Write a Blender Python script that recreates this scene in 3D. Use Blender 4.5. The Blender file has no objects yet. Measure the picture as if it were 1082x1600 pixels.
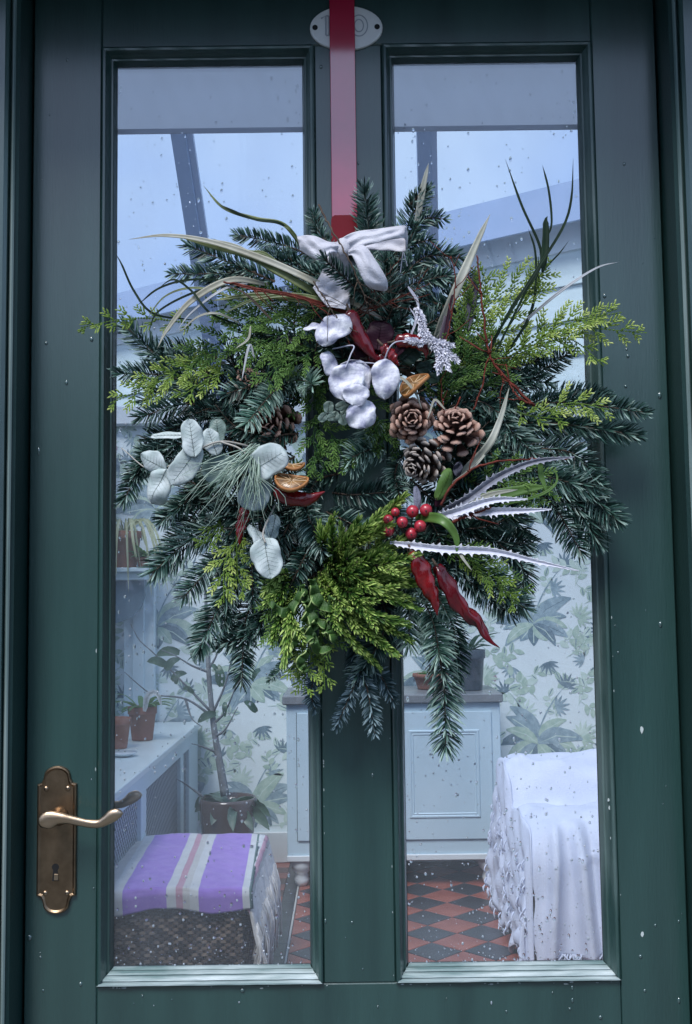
import bpy, math, random
import numpy as np
from mathutils import Vector, Matrix, Euler

random.seed(7); rng = np.random.default_rng(7)
sc = bpy.context.scene
col = bpy.data.collections.new('scene'); sc.collection.children.link(col)

# ------------------------------------------------------------------ camera
F_PX, CAM_D, CAM_H = 1700.0, 1.445, 1.30
PITCH, ROLL = math.radians(4.6), 0.0125
_u0 = Vector((0, -math.sin(PITCH), math.cos(PITCH))); _r0 = Vector((1, 0, 0))
FWD = Vector((0, math.cos(PITCH), math.sin(PITCH)))
RGT = _r0 * math.cos(ROLL) - _u0 * math.sin(ROLL)
UP = _u0 * math.cos(ROLL) + _r0 * math.sin(ROLL)
cd = bpy.data.cameras.new('camera'); cam = bpy.data.objects.new('camera', cd); col.objects.link(cam)
cd.sensor_fit = 'VERTICAL'; cd.sensor_height = 24.0; cd.lens = 24.0 * F_PX / 1600.0
cd.clip_start = 0.05; cd.clip_end = 500
cam.matrix_world = Matrix.Translation((0, -CAM_D, CAM_H)) @ Matrix((
    (RGT.x, UP.x, -FWD.x, 0), (RGT.y, UP.y, -FWD.y, 0), (RGT.z, UP.z, -FWD.z, 0), (0, 0, 0, 1)))
sc.camera = cam

def P(px, py, Y=0.0):
    """point of the plane y = Y where the photograph measures (px, py)"""
    d = FWD + RGT * ((px - 541) / F_PX) + UP * ((800 - py) / F_PX)
    t = (Y + CAM_D) / d.y
    return Vector((d.x * t, Y, CAM_H + d.z * t))
def M(px, Y=0.0):                      # pixels -> metres at plane Y
    return px * (CAM_D + Y) / F_PX

# ------------------------------------------------------------------ world, sun, exposure
SUN_EL, SUN_AZ = math.radians(52), math.radians(202)
w = bpy.data.worlds.new('World'); sc.world = w; w.use_nodes = True
nt = w.node_tree; nt.nodes.clear()
out = nt.nodes.new('ShaderNodeOutputWorld'); bg = nt.nodes.new('ShaderNodeBackground')
sky = nt.nodes.new('ShaderNodeTexSky'); sky.sky_type = 'NISHITA'; sky.sun_disc = False
sky.sun_elevation = SUN_EL; sky.sun_rotation = SUN_AZ; sky.air_density = 1.2; sky.dust_density = 3.0
tc = nt.nodes.new('ShaderNodeTexCoord'); no = nt.nodes.new('ShaderNodeTexNoise'); no.inputs['Scale'].default_value = 3.2
no.inputs['Detail'].default_value = 4
nt.links.new(tc.outputs['Generated'], no.inputs['Vector'])
cr = nt.nodes.new('ShaderNodeValToRGB'); cr.color_ramp.elements[0].position = .40; cr.color_ramp.elements[1].position = .72
cr.color_ramp.elements[0].color = (4.5, 6.5, 10.9, 1); cr.color_ramp.elements[1].color = (7.0, 9.0, 12.0, 1)
nt.links.new(no.outputs['Fac'], cr.inputs['Fac'])
mx = nt.nodes.new('ShaderNodeMixRGB'); mx.inputs['Fac'].default_value = .8
nt.links.new(sky.outputs['Color'], mx.inputs['Color1']); nt.links.new(cr.outputs['Color'], mx.inputs['Color2'])
nt.links.new(mx.outputs['Color'], bg.inputs['Color']); nt.links.new(bg.outputs['Background'], out.inputs['Surface'])
bg.inputs['Strength'].default_value = 0.050
sd = bpy.data.lights.new('sun', 'SUN'); so = bpy.data.objects.new('sun', sd); col.objects.link(so)
sd.energy = 1.5; sd.angle = math.radians(22); sd.color = (1.0, .985, .97)
_sdir = Vector((math.sin(SUN_AZ) * math.cos(SUN_EL), math.cos(SUN_AZ) * math.cos(SUN_EL), math.sin(SUN_EL)))
so.rotation_euler = _sdir.to_track_quat('Z', 'Y').to_euler()
sc.view_settings.view_transform = 'Standard'; sc.view_settings.look = 'None'; sc.view_settings.gamma = 1
sc.view_settings.exposure = 1.13; sc.view_settings.use_curve_mapping = False
sc.render.engine = 'CYCLES'
sc.cycles.use_denoising = True; sc.cycles.max_bounces = 10; sc.cycles.diffuse_bounces = 4
sc.cycles.transparent_max_bounces = 16; sc.cycles.glossy_bounces = 4; sc.cycles.caustics_reflective = False

# ------------------------------------------------------------------ helpers
WL = {}
def tag(o, label=None, cat=None, group=None, kind=None):
    if label: o['label'] = label
    if cat: o['category'] = cat
    if group: o['group'] = group
    if kind: o['kind'] = kind
    return o
def link(o, parent, wloc):
    col.objects.link(o)
    wloc = Vector(wloc); WL[o] = wloc
    if parent is not None:
        o.parent = parent; o.location = wloc - WL[parent]
    else: o.location = wloc
    return o
def empty(name, loc):
    o = bpy.data.objects.new(name, None); o.empty_display_size = .05
    return link(o, None, loc)
def mesh_data(name, V, F, mats, mi=None, smooth=False, attr=None, off=None):
    V = np.asarray(V, dtype=float)
    if off is not None: V = V - np.asarray(off)
    me = bpy.data.meshes.new(name)
    if isinstance(F, np.ndarray): F = F.tolist()
    me.from_pydata(V.tolist(), [], F)
    for m in (mats if isinstance(mats, (list, tuple)) else [mats]): me.materials.append(m)
    if mi is not None: me.polygons.foreach_set('material_index', np.asarray(mi, dtype=np.int32))
    if smooth: me.polygons.foreach_set('use_smooth', [True] * len(me.polygons))
    if attr is not None:
        a = me.attributes.new('var', 'FLOAT', 'POINT'); a.data.foreach_set('value', np.asarray(attr, dtype=np.float32))
    me.update()
    return me
def obj(name, V, F, mats, parent=None, mi=None, smooth=False, attr=None, origin=None):
    V = np.asarray(V, dtype=float)
    if origin is None: origin = (V.min(0) + V.max(0)) / 2; origin[2] = V[:, 2].min() if parent is None else origin[2]
    o = bpy.data.objects.new(name, mesh_data(name, V, F, mats, mi, smooth, attr, origin))
    return link(o, parent, origin)

class MB:
    def __init__(s): s.v = []; s.f = []; s.mi = []; s.a = []
    def add(s, V, F, m=0, a=0.5):
        b = len(s.v); s.v += [tuple(x) for x in V]
        s.f += [tuple(i + b for i in f) for f in F]; s.mi += [m] * len(F)
        s.a += (list(a) if hasattr(a, '__len__') else [a] * len(V)); return s
    def box(s, x0, x1, y0, y1, z0, z1, c=.002, m=0, a=.5):
        V, F = chbox(x0, x1, y0, y1, z0, z1, c); return s.add(V, F, m, a)
    def tube(s, pts, rad, n=8, m=0, a=.5, cap=True):
        V, F = tube(pts, rad, n, cap); return s.add(V, F, m, a)
    def lathe(s, prof, c=(0, 0, 0), n=20, m=0, a=.5):
        V, F = lathe(prof, c, n); return s.add(V, F, m, a)
    def build(s, name, mats, parent=None, smooth=False, origin=None):
        return obj(name, s.v, s.f, mats, parent, s.mi, smooth, s.a, origin)

def chbox(x0, x1, y0, y1, z0, z1, c=.002):
    c = min(c, (x1 - x0) * .45, (y1 - y0) * .45, (z1 - z0) * .45)
    V = []; idx = {}
    for i, x in enumerate((x0, x1)):
        for j, y in enumerate((y0, y1)):
            for k, z in enumerate((z0, z1)):
                sx, sy, sz = (1 - 2 * i), (1 - 2 * j), (1 - 2 * k)
                for ax in range(3):
                    q = [x + sx * c, y + sy * c, z + sz * c]
                    q[ax] = (x, y, z)[ax]
                    idx[(i, j, k, ax)] = len(V); V.append(q)
    F = []
    def g(t, ax): return idx[(t[0], t[1], t[2], ax)]
    for ax in range(3):
        o1, o2 = [a for a in range(3) if a != ax]
        for s_ in (0, 1):
            cs = []
            for (p, q) in ((0, 0), (1, 0), (1, 1), (0, 1)):
                t = [0, 0, 0]; t[ax] = s_; t[o1] = p; t[o2] = q; cs.append(g(t, ax))
            F.append(cs)
    for ax in range(3):
        o1, o2 = [a for a in range(3) if a != ax]
        for p in (0, 1):
            for q in (0, 1):
                t0 = [0, 0, 0]; t0[o1] = p; t0[o2] = q; t1 = list(t0); t1[ax] = 1
                F.append([g(t0, o1), g(t1, o1), g(t1, o2), g(t0, o2)])
    for i in (0, 1):
        for j in (0, 1):
            for k in (0, 1): F.append([idx[(i, j, k, 0)], idx[(i, j, k, 1)], idx[(i, j, k, 2)]])
    # consistent outward winding
    C = np.array([(x0 + x1) / 2, (y0 + y1) / 2, (z0 + z1) / 2]); A = np.array(V); R = []
    for f in F:
        n = np.cross(A[f[1]] - A[f[0]], A[f[2]] - A[f[0]])
        R.append(tuple(f) if np.dot(n, A[list(f)].mean(0) - C) > 0 else tuple(f[::-1]))
    return V, R

def crom(pts, n):
    """Catmull-Rom resample to n points"""
    p = np.asarray([list(q) for q in pts], dtype=float)
    if len(p) == 2:
        t = np.linspace(0, 1, n)[:, None]; return p[0] * (1 - t) + p[1] * t
    q = np.vstack([2 * p[0] - p[1], p, 2 * p[-1] - p[-2]])
    L = np.concatenate([[0], np.cumsum(np.linalg.norm(np.diff(p, axis=0), axis=1))]); L /= L[-1]
    T = np.linspace(0, 1, n); out = []
    for t in T:
        i = min(max(int(np.searchsorted(L, t, side='right')) - 1, 0), len(p) - 2)
        u = (t - L[i]) / max(L[i + 1] - L[i], 1e-9)
        a, b, c, d = q[i], q[i + 1], q[i + 2], q[i + 3]
        out.append(.5 * ((2 * b) + (c - a) * u + (2 * a - 5 * b + 4 * c - d) * u * u + (3 * b - a - 3 * c + d) * u ** 3))
    return np.array(out)
def frames(p, ref=(0, -1, 0)):
    t = np.gradient(p, axis=0); t /= np.linalg.norm(t, axis=1)[:, None] + 1e-12
    r = np.tile(np.asarray(ref, float), (len(p), 1)); s = np.cross(t, r)
    bad = np.linalg.norm(s, axis=1) < .15
    if bad.any(): s[bad] = np.cross(t[bad], np.array([.6, 0, .8]))
    s /= np.linalg.norm(s, axis=1)[:, None] + 1e-12
    n = np.cross(s, t)
    return t, s, n
def tube(pts, rad, n=8, cap=True):
    p = np.asarray([list(q) for q in pts], float); k = len(p)
    r = np.full(k, rad, float) if np.isscalar(rad) else np.interp(np.linspace(0, 1, k), np.linspace(0, 1, len(rad)), rad)
    t, s, nn = frames(p)
    V = []
    for i in range(k):
        for j in range(n):
            a = 2 * math.pi * j / n; V.append(p[i] + (s[i] * math.cos(a) + nn[i] * math.sin(a)) * r[i])
    F = [(i * n + j, i * n + (j + 1) % n, (i + 1) * n + (j + 1) % n, (i + 1) * n + j) for i in range(k - 1) for j in range(n)]
    if cap: F += [tuple(range(n))[::-1], tuple((k - 1) * n + j for j in range(n))]
    return V, F
def lathe(prof, c=(0, 0, 0), n=20):
    V = []; k = len(prof)
    for r, z in prof:
        for j in range(n):
            a = 2 * math.pi * j / n; V.append((c[0] + r * math.cos(a), c[1] + r * math.sin(a), c[2] + z))
    F = [(i * n + j, i * n + (j + 1) % n, (i + 1) * n + (j + 1) % n, (i + 1) * n + j) for i in range(k - 1) for j in range(n)]
    return V, F
def grid_faces(a, b, b0=0):
    return [(b0 + i * b + j, b0 + (i + 1) * b + j, b0 + (i + 1) * b + j + 1, b0 + i * b + j + 1) for i in range(a - 1) for j in range(b - 1)]

def mat(name, c=(.5, .5, .5), r=.6, c2=None, ns=30, bump=0, bs=200, metal=0, coat=0, coat_ior=1.5, coat_r=.1, spec=.5, attr=None, stretch=None, sss=0, trans=None, sheen=0, detail=4):
    m = bpy.data.materials.new(name); m.use_nodes = True; n = m.node_tree; b = n.nodes['Principled BSDF']
    b.inputs['Base Color'].default_value = (*c, 1); b.inputs['Roughness'].default_value = r
    b.inputs['Metallic'].default_value = metal; b.inputs['Coat Weight'].default_value = coat
    b.inputs['Coat IOR'].default_value = coat_ior; b.inputs['Coat Roughness'].default_value = coat_r
    b.inputs['Specular IOR Level'].default_value = spec; b.inputs['Sheen Weight'].default_value = sheen
    t = n.nodes.new('ShaderNodeTexCoord'); mp = n.nodes.new('ShaderNodeMapping'); n.links.new(t.outputs['Object'], mp.inputs['Vector'])
    if stretch: mp.inputs['Scale'].default_value = stretch
    fac = None
    if c2 is not None or attr:
        no = n.nodes.new('ShaderNodeTexNoise'); no.inputs['Scale'].default_value = ns; no.inputs['Detail'].default_value = detail
        n.links.new(mp.outputs['Vector'], no.inputs['Vector'])
        rp = n.nodes.new('ShaderNodeValToRGB')
        if attr:
            at = n.nodes.new('ShaderNodeAttribute'); at.attribute_name = 'var'
            md = n.nodes.new('ShaderNodeMath'); md.operation = 'MULTIPLY_ADD'; md.inputs[1].default_value = .35; n.links.new(no.outputs['Fac'], md.inputs[0])
            sb = n.nodes.new('ShaderNodeMath'); sb.operation = 'SUBTRACT'; sb.inputs[1].default_value = .175
            n.links.new(at.outputs['Fac'], sb.inputs[0]); n.links.new(sb.outputs[0], md.inputs[2])
            n.links.new(md.outputs[0], rp.inputs['Fac'])
            els = rp.color_ramp.elements
            els[0].position = attr[0][0]; els[0].color = (*attr[0][1], 1)
            els[1].position = attr[-1][0]; els[1].color = (*attr[-1][1], 1)
            for p_, c_ in attr[1:-1]:
                e = els.new(p_); e.color = (*c_, 1)
        else:
            rp.color_ramp.elements[0].position = .35; rp.color_ramp.elements[1].position = .65
            rp.color_ramp.elements[0].color = (*c, 1); rp.color_ramp.elements[1].color = (*c2, 1)
            n.links.new(no.outputs['Fac'], rp.inputs['Fac'])
        n.links.new(rp.outputs['Color'], b.inputs['Base Color'])
    if bump:
        nb = n.nodes.new('ShaderNodeTexNoise'); nb.inputs['Scale'].default_value = bs; nb.inputs['Detail'].default_value = 3
        n.links.new(mp.outputs['Vector'], nb.inputs['Vector'])
        bm_ = n.nodes.new('ShaderNodeBump'); bm_.inputs['Strength'].default_value = bump; bm_.inputs['Distance'].default_value = .002
        n.links.new(nb.outputs['Fac'], bm_.inputs['Height']); n.links.new(bm_.outputs['Normal'], b.inputs['Normal'])
    if trans:      # leaf translucency
        tr = n.nodes.new('ShaderNodeBsdfTranslucent'); tr.inputs['Color'].default_value = (*trans[1], 1)
        ms = n.nodes.new('ShaderNodeMixShader'); ms.inputs['Fac'].default_value = trans[0]
        n.links.new(b.outputs['BSDF'], ms.inputs[1]); n.links.new(tr.outputs['BSDF'], ms.inputs[2])
        n.links.new(ms.outputs['Shader'], n.nodes['Material Output'].inputs['Surface'])
    return m
def glass_mat(name, tint, ior=1.5, rough=0.0, haze=0.0):
    m = bpy.data.materials.new(name); m.use_nodes = True; n = m.node_tree; n.nodes.clear()
    o = n.nodes.new('ShaderNodeOutputMaterial'); tr = n.nodes.new('ShaderNodeBsdfTransparent'); gl = n.nodes.new('ShaderNodeBsdfGlossy')
    tr.inputs['Color'].default_value = (*tint, 1); gl.inputs['Roughness'].default_value = rough
    fr = n.nodes.new('ShaderNodeFresnel'); fr.inputs['IOR'].default_value = ior
    ms = n.nodes.new('ShaderNodeMixShader'); n.links.new(fr.outputs[0], ms.inputs[0]); n.links.new(tr.outputs[0], ms.inputs[1]); n.links.new(gl.outputs[0], ms.inputs[2])
    last = ms
    if haze:    # pale veil mixed into the glass to mist and brighten the room
        df = n.nodes.new('ShaderNodeBsdfTranslucent'); df.inputs['Color'].default_value = (.8, .85, .9, 1)
        d2 = n.nodes.new('ShaderNodeBsdfDiffuse'); d2.inputs['Color'].default_value = (.8, .85, .9, 1)
        mm = n.nodes.new('ShaderNodeMixShader'); mm.inputs[0].default_value = .5; n.links.new(df.outputs[0], mm.inputs[1]); n.links.new(d2.outputs[0], mm.inputs[2])
        tcn = n.nodes.new('ShaderNodeTexCoord'); nz = n.nodes.new('ShaderNodeTexNoise'); nz.inputs['Scale'].default_value = 9; nz.inputs['Detail'].default_value = 6
        mpn = n.nodes.new('ShaderNodeMapping'); mpn.inputs['Scale'].default_value = (1, 1, .4)
        n.links.new(tcn.outputs['Object'], mpn.inputs['Vector']); n.links.new(mpn.outputs['Vector'], nz.inputs['Vector'])
        mt = n.nodes.new('ShaderNodeMath'); mt.operation = 'MULTIPLY'; mt.inputs[1].default_value = haze * 2; n.links.new(nz.outputs['Fac'], mt.inputs[0])
        m3 = n.nodes.new('ShaderNodeMixShader'); n.links.new(mt.outputs[0], m3.inputs[0]); n.links.new(ms.outputs[0], m3.inputs[1]); n.links.new(mm.outputs[0], m3.inputs[2]); last = m3
    n.links.new(last.outputs[0], o.inputs['Surface'])
    return m
# ------------------------------------------------------------------ materials
PAINT = mat('door_paint', (.013, .045, .042), .42, (.024, .070, .064), 11, .30, 260, coat=1, coat_ior=1.72, coat_r=.22, stretch=(1.6, 1, .16), spec=.35, detail=8)
PAINT_D = mat('frame_paint', (.011, .036, .033), .45, (.016, .048, .043), 5, .2, 240, spec=.3, coat=.2, coat_ior=1.5, coat_r=.25)
PAINT_W = mat('weathered_paint', (.13, .21, .21), .5, (.52, .60, .61), 40, .5, 160, stretch=(.25, 1, 2.5), detail=8)
PAINT_E = mat('worn_paint', (.020, .060, .054), .45, (.13, .19, .185), 22, .4, 200, coat=.4, stretch=(1.5, 1.5, .2), detail=8)
EDGE = mat('frame_edge_highlight', (.05, .10, .095), .4, (.30, .38, .37), 12, .2, 150, stretch=(3, 3, .15), detail=8)  # highlight along the bead put into a paler, streaky colour
GLASS = glass_mat('window_glass', (.975, .99, 1.0), 1.5, 0.0, .075)
ROOFGLASS = glass_mat('roof_glass', (.985, .992, 1.0), 1.4)
DROP = glass_mat('rain_water', (.95, .97, 1.0), 1.6, .02)
_dp = bpy.data.materials.new('rain_bead'); _dp.use_nodes = True
_b = _dp.node_tree.nodes['Principled BSDF']; _b.inputs['Transmission Weight'].default_value = 1; _b.inputs['Roughness'].default_value = .03; _b.inputs['IOR'].default_value = 1.33
BEAD = _dp
BRONZE = mat('aged_brass', (.20, .14, .09), .38, (.30, .215, .14), 45, .08, 400, metal=1)
BRONZE_B = mat('worn_brass', (.48, .35, .23), .34, (.52, .40, .29), 30, .05, 400, metal=1)
BLACK = mat('black', (.006, .006, .007), .7)
ENAMEL = mat('enamel', (.82, .81, .80), .3, (.88, .87, .86), 40, .05, 100, coat=.3)
RELIEF = mat('enamel_relief', (.42, .43, .47), .35)
STRAP = mat('red_lacquer', (.50, .004, .045), .35, (.56, .006, .055), 30, .08, 60, coat=1, coat_ior=2.35, coat_r=.10)
STRAP_D = mat('red_hook_lacquer', (.20, .002, .010), .4, (.22, .003, .012), 30, 0, coat=.1, coat_ior=1.4, coat_r=.2, spec=.25)

# wood grain relief comes from bump only; now the door
DZ0, DZ1 = .8075, 2.063            # moulding opening
GZ0, GZ1 = .8255, 2.051
OPEN = [(-.329, -.036), (.0565, .3467)]
LEAF = (-.4225, .4345)
FLOORZ = 0.0
door = empty('front_door', (0, .022, .012))
tag(door, 'dark green painted timber door with two tall glazed panes and rain beads on it', 'door')
def dbox(name, x0, x1, y0, y1, z0, z1, m=PAINT, c=.0015, parent=door):
    return MB().box(x0, x1, y0, y1, z0, z1, c).build(name, m, parent)
TOP = 2.28
dbox('stile', LEAF[0], OPEN[0][0], 0, .044, .012, TOP)
dbox('stile', OPEN[1][1], LEAF[1], 0, .044, .012, TOP)
dbox('top_rail', OPEN[0][0] + .0003, OPEN[1][1] - .0003, .0004, .0436, DZ1, TOP)
dbox('mullion', OPEN[0][1], OPEN[1][0], 0.0003, .0437, DZ0 + .0003, DZ1 - .0003)
dbox('lock_rail', OPEN[0][0] + .0003, OPEN[1][1] - .0003, .0004, .0436, .64, DZ0)
dbox('bottom_rail', OPEN[0][0] + .0003, OPEN[1][1] - .0003, .0004, .0436, .012, .24)
dbox('mullion', OPEN[0][1], OPEN[1][0], 0.0003, .0437, .2403, .6397)
for x0, x1 in OPEN: dbox('lower_panel', x0 + .0005, x1 - .0005, .014, .03, .2405, .6395, c=.003)
PROF_A = [(-.0008, .0030), (0.0004, .0024), (.0012, -.0035), (.0032, -.0052), (.0062, -.0046), (.0078, -.0010), (.0090, .0026), (.0106, .0058), (.0118, .0092), (.0140, .0096), (.0152, .0130), (.0166, .0185), (.0178, .0225)]
PROF_B = [(-.0008, .0030), (.0002, .0010), (.0008, -.0045), (.0018, -.0062), (.0034, -.0060), (.0042, -.0038), (.0046, .0012), (.0054, .0022), (.0060, -.0006), (.0078, .0002), (.0098, .0030), (.0104, .0068), (.0112, .0074), (.0118, .0056), (.0136, .0078), (.0148, .0126), (.0154, .0136), (.0158, .0120), (.0176, .0160), (.0184, .0225)]
def moulding(x0, x1, z0, z1, parent, back=False):
    n = 40
    for side in range(4):
        V = []; PROF = PROF_B if side == 0 and not back and z1 > 1 else PROF_A; k = len(PROF)
        for i, y in PROF:
            yy = (.044 - y) if back else y
            a, b, c, d = x0 + i, x1 - i, z0 + i, z1 - i
            A, B = {0: ((a, c), (b, c)), 1: ((b, c), (b, d)), 2: ((b, d), (a, d)), 3: ((a, d), (a, c))}[side]
            for s in range(n + 1):
                t = s / n; x = A[0] * (1 - t) + B[0] * t; z = A[1] * (1 - t) + B[1] * t
                wob = .00035 * math.sin(t * 37 + side + i * 90) * (1 if 0 < s < n else 0) if not back else 0
                V.append((x, yy + wob, z))
        F = grid_faces(k, n + 1)
        if side == 0 and not back: mm = PAINT_W
        elif side == 1 and not back: mm = PAINT_E
        else: mm = PAINT
        o = obj('moulding', V, F, mm, parent, smooth=False)
        if side == 0 and not back: o['label'] = 'bleached wet sill moulding under the pane'
WBEAD = mat('painted_glint_bead', (.48, .54, .62), .06, trans=(.35, (.7, .75, .8)), coat=1, coat_r=.02)  # whitish body colour stands in for the bright glints of drops
PBEAD = mat('bead_on_paint', (.05, .10, .10), .04, coat=1, coat_ior=1.9, coat_r=.02, spec=1)
def sky_drops(name, x0, x1, z0, z1, y, n, rmin, rmax, parent, zbias=1.0, seed=1, m=None, clusters=0, avoid=None, drip=0.0):
    r_ = random.Random(seed); mb = MB(); cl = [(r_.uniform(x0, x1), r_.uniform(z0, z1)) for _ in range(clusters)]
    for q in range(n):
        if cl and r_.random() < .4:
            c = r_.choice(cl); x = r_.gauss(c[0], .02); z = r_.gauss(c[1], .03)
        else:
            x = r_.uniform(x0, x1); z = z0 + (z1 - z0) * r_.random() ** zbias
        if not (x0 < x < x1 and z0 < z < z1): continue
        if avoid and avoid(x, z): continue
        r = rmin + (rmax - rmin) * r_.random() ** 2.2; el = 1 + (r_.random() ** 3) * drip + r_.uniform(0, .4)
        V = []; F = []; nn = 8
        for j, (rr, dy) in enumerate(((1, 0), (.85, .42), (.45, .62))):
            for k in range(nn):
                a = 2 * math.pi * k / nn; V.append((x + r * rr * math.cos(a), y - r * dy, z + r * rr * math.sin(a) * el))
        V.append((x, y - r * .68, z - r * .1))
        for j in range(2):
            for k in range(nn): F.append((j * nn + k, j * nn + (k + 1) % nn, (j + 1) * nn + (k + 1) % nn, (j + 1) * nn + k))
        for k in range(nn): F.append((2 * nn + k, 2 * nn + (k + 1) % nn, 3 * nn))
        mb.add(V, F)
    return tag(mb.build(name, m or BEAD, parent, smooth=True), kind='stuff')
for ip, (x0, x1) in enumerate(OPEN):
    moulding(x0, x1, DZ0, DZ1, door); moulding(x0, x1, DZ0, DZ1, door, True)
    moulding(x0, x1, .24, .64, door)
    g = MB().box(x0 + .012, x1 - .012, .0202, .0240, DZ0 + .012, DZ1 - .009, .0004).build('glass_pane', GLASS, door)
    sky_drops('raindrops', x0 + .02, x1 - .02, GZ0, GZ1 - .02, .0200, 760, .0006, .0021, door, 1.5, 11 + ip, clusters=20, drip=1.0)
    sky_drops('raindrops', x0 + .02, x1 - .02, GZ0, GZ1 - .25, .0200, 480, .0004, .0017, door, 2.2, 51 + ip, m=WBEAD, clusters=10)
sky_drops('raindrops', LEAF[0] + .005, LEAF[1] - .005, .76, 2.12, .0, 240, .0008, .0030, door, 1.2, 31, m=PBEAD, clusters=5,
          avoid=lambda x, z: (any(a - .002 < x < b + .002 for a, b in OPEN) and z > DZ0 - .004) or (x < -.35 and .88 < z < 1.11), drip=1.4)
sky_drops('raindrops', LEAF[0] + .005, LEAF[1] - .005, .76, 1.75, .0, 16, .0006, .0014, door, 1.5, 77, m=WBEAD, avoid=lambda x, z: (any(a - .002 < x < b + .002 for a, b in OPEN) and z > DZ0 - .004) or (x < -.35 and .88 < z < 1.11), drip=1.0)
# chips of bare undercoat along the moulding edges and joints
mb = MB(); rc = random.Random(44); CHIP = mat('paint_chip', (.30, .36, .36), .7, (.45, .50, .50), 60)
for k in range(46):
    x0, x1 = rc.choice(OPEN); r = rc.uniform(.0005, .0017)
    if rc.random() < .55: x, z = rc.uniform(x0 - .004, x1 + .004), DZ0 - .0018 - abs(rc.gauss(0, .0012))
    else: x, z = rc.choice((x0 - .0026, x1 + .0026)), rc.uniform(DZ0, DZ0 + .5)
    n_ = 7; ax = rc.uniform(1, 2.4); V = [(x + r * (ax if z < DZ0 else .7) * rc.uniform(.6, 1.1) * math.cos(a), -.0003, z + r * (.7 if z < DZ0 else ax) * rc.uniform(.6, 1.1) * math.sin(a)) for a in [i * 2 * math.pi / n_ for i in range(n_)]]
    V2 = [(v[0], .0001, v[2]) for v in V]
    mb.add(V + V2, [tuple(range(n_))[::-1]] + [(i, (i + 1) % n_, n_ + (i + 1) % n_, n_ + i) for i in range(n_)])
tag(mb.build('paint_chips', CHIP, door), kind='stuff')
# pale bird-lime specks and paint chips on the right stile
mb = MB()
for (px, py, r) in [(1003, 1140, .0032), (955, 1242, .0028), (953, 1262, .0018), (951, 1250, .0015), (1004, 1460, .0022), (958, 1232, .0014), (945, 905, .0016), (955, 1310, .0013)]:
    c = P(px, py, -.0006)
    V = [(c.x + r * (.6 + .5 * random.random()) * math.cos(a), -.0006, c.z + r * (1 + .9 * random.random()) * math.sin(a)) for a in [i * math.pi / 4 for i in range(8)]]
    V2 = [(v[0], -.0001, v[2]) for v in V]
    mb.add(V + V2, [tuple(range(8))[::-1]] + [(i, (i + 1) % 8, 8 + (i + 1) % 8, 8 + i) for i in range(8)])
tag(mb.build('speck', mat('speck_white', (.55, .62, .62), .5), door), kind='stuff')

# door handle: back plate with scroll lever, one each side
def plate_outline(x0, x1, z0, z1, sh, n=10):
    """scroll-ended plate outline: shoulders at sh, ogee up to a round end"""
    cx = (x0 + x1) / 2; hw = (x1 - x0) / 2; pts = []
    top = []
    top.append((hw, z1 - sh)); top.append((hw * .80, z1 - sh * .93)); top.append((hw * .70, z1 - sh * .72))
    for i in range(n + 1):
        a = math.radians(18 + 72 * i / n); top.append((hw * .66 * math.cos(a), z1 - sh * .52 + sh * .52 * math.sin(a)))
    r = [(cx + x, z) for x, z in top] + [(cx - x, z) for x, z in top[::-1][1:]]
    l = [(cx - x, z0 + (z1 - z)) for x, z in top] + [(cx + x, z0 + (z1 - z)) for x, z in top[::-1][1:]]
    return r + l
pl = P(90, 1312, 0); hx0, hx1, hz0, hz1 = -.4065, -.3555, .9000, 1.0880
def plate(parent, y0, sgn):
    ol = plate_outline(hx0, hx1, hz0, hz1, .023); cx, cz = (hx0 + hx1) / 2, (hz0 + hz1) / 2; k = len(ol)
    V = []
    for ins, dy in ((0, 0), (0, .0035), (.0006, .0048), (.0022, .0052), (.0034, .0042), (.0045, .0034)):
        for x, z in ol:
            sx = 1 - ins / (hx1 - cx); sz = 1 - ins / (hz1 - cz)
            V.append((cx + (x - cx) * sx, y0 + sgn * dy, cz + (z - cz) * sz))
    F = [(i * k + j, i * k + (j + 1) % k, (i + 1) * k + (j + 1) % k, (i + 1) * k + j) for i in range(5) for j in range(k)]
    F.append(tuple(5 * k + j for j in range(k)))
    return obj('backplate', V, F, BRONZE, parent)
hs = plate(door, 0, -1); hs['label'] = 'scroll ended aged brass lever plate with keyhole'
for dx, dz in ((.0105, .0), (-.0105, .0)):
    for zz in (hz1 - .0285, hz0 + .0265):
        c = ((hx0 + hx1) / 2 + dx * 1.35, -.0034, zz)
        m_ = MB(); V, F = lathe([(.0032, 0), (.0031, .0010), (.0024, .0017), (.0001, .0020)], (0, 0, 0), 12)
        m_.add([(c[0] + v[0], c[1] - v[2], c[2] + v[1]) for v in V], F)
        m_.build('screw', BRONZE_B, hs, True)
        MB().box(c[0] - .0024, c[0] + .0024, c[1] - .0023, c[1] - .0016, c[2] - .0004, c[2] + .0004, .0001).build('screw_slot', BLACK, hs)
kc = P(87, 1355, -.0036)
V = [(kc.x + .0046 * math.cos(a), -.0037, kc.z + .0046 * math.sin(a)) for a in [math.radians(-50 + 280 * i / 14) for i in range(15)]]
V += [(kc.x - .0042, -.0037, kc.z - .0175), (kc.x + .0042, -.0037, kc.z - .0175)]
V2 = [(v[0], -.0030, v[2]) for v in V]; k = len(V)
obj('keyhole', V + V2, [tuple(range(k))] + [(i, (i + 1) % k, k + (i + 1) % k, k + i) for i in range(k)], BLACK, hs)
MB().box(kc.x - .0016, kc.x + .0036, -.0047, -.0038, kc.z - .0165, kc.z - .0085, .0003).build('keyhole_cover', BRONZE_B, hs)
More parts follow.
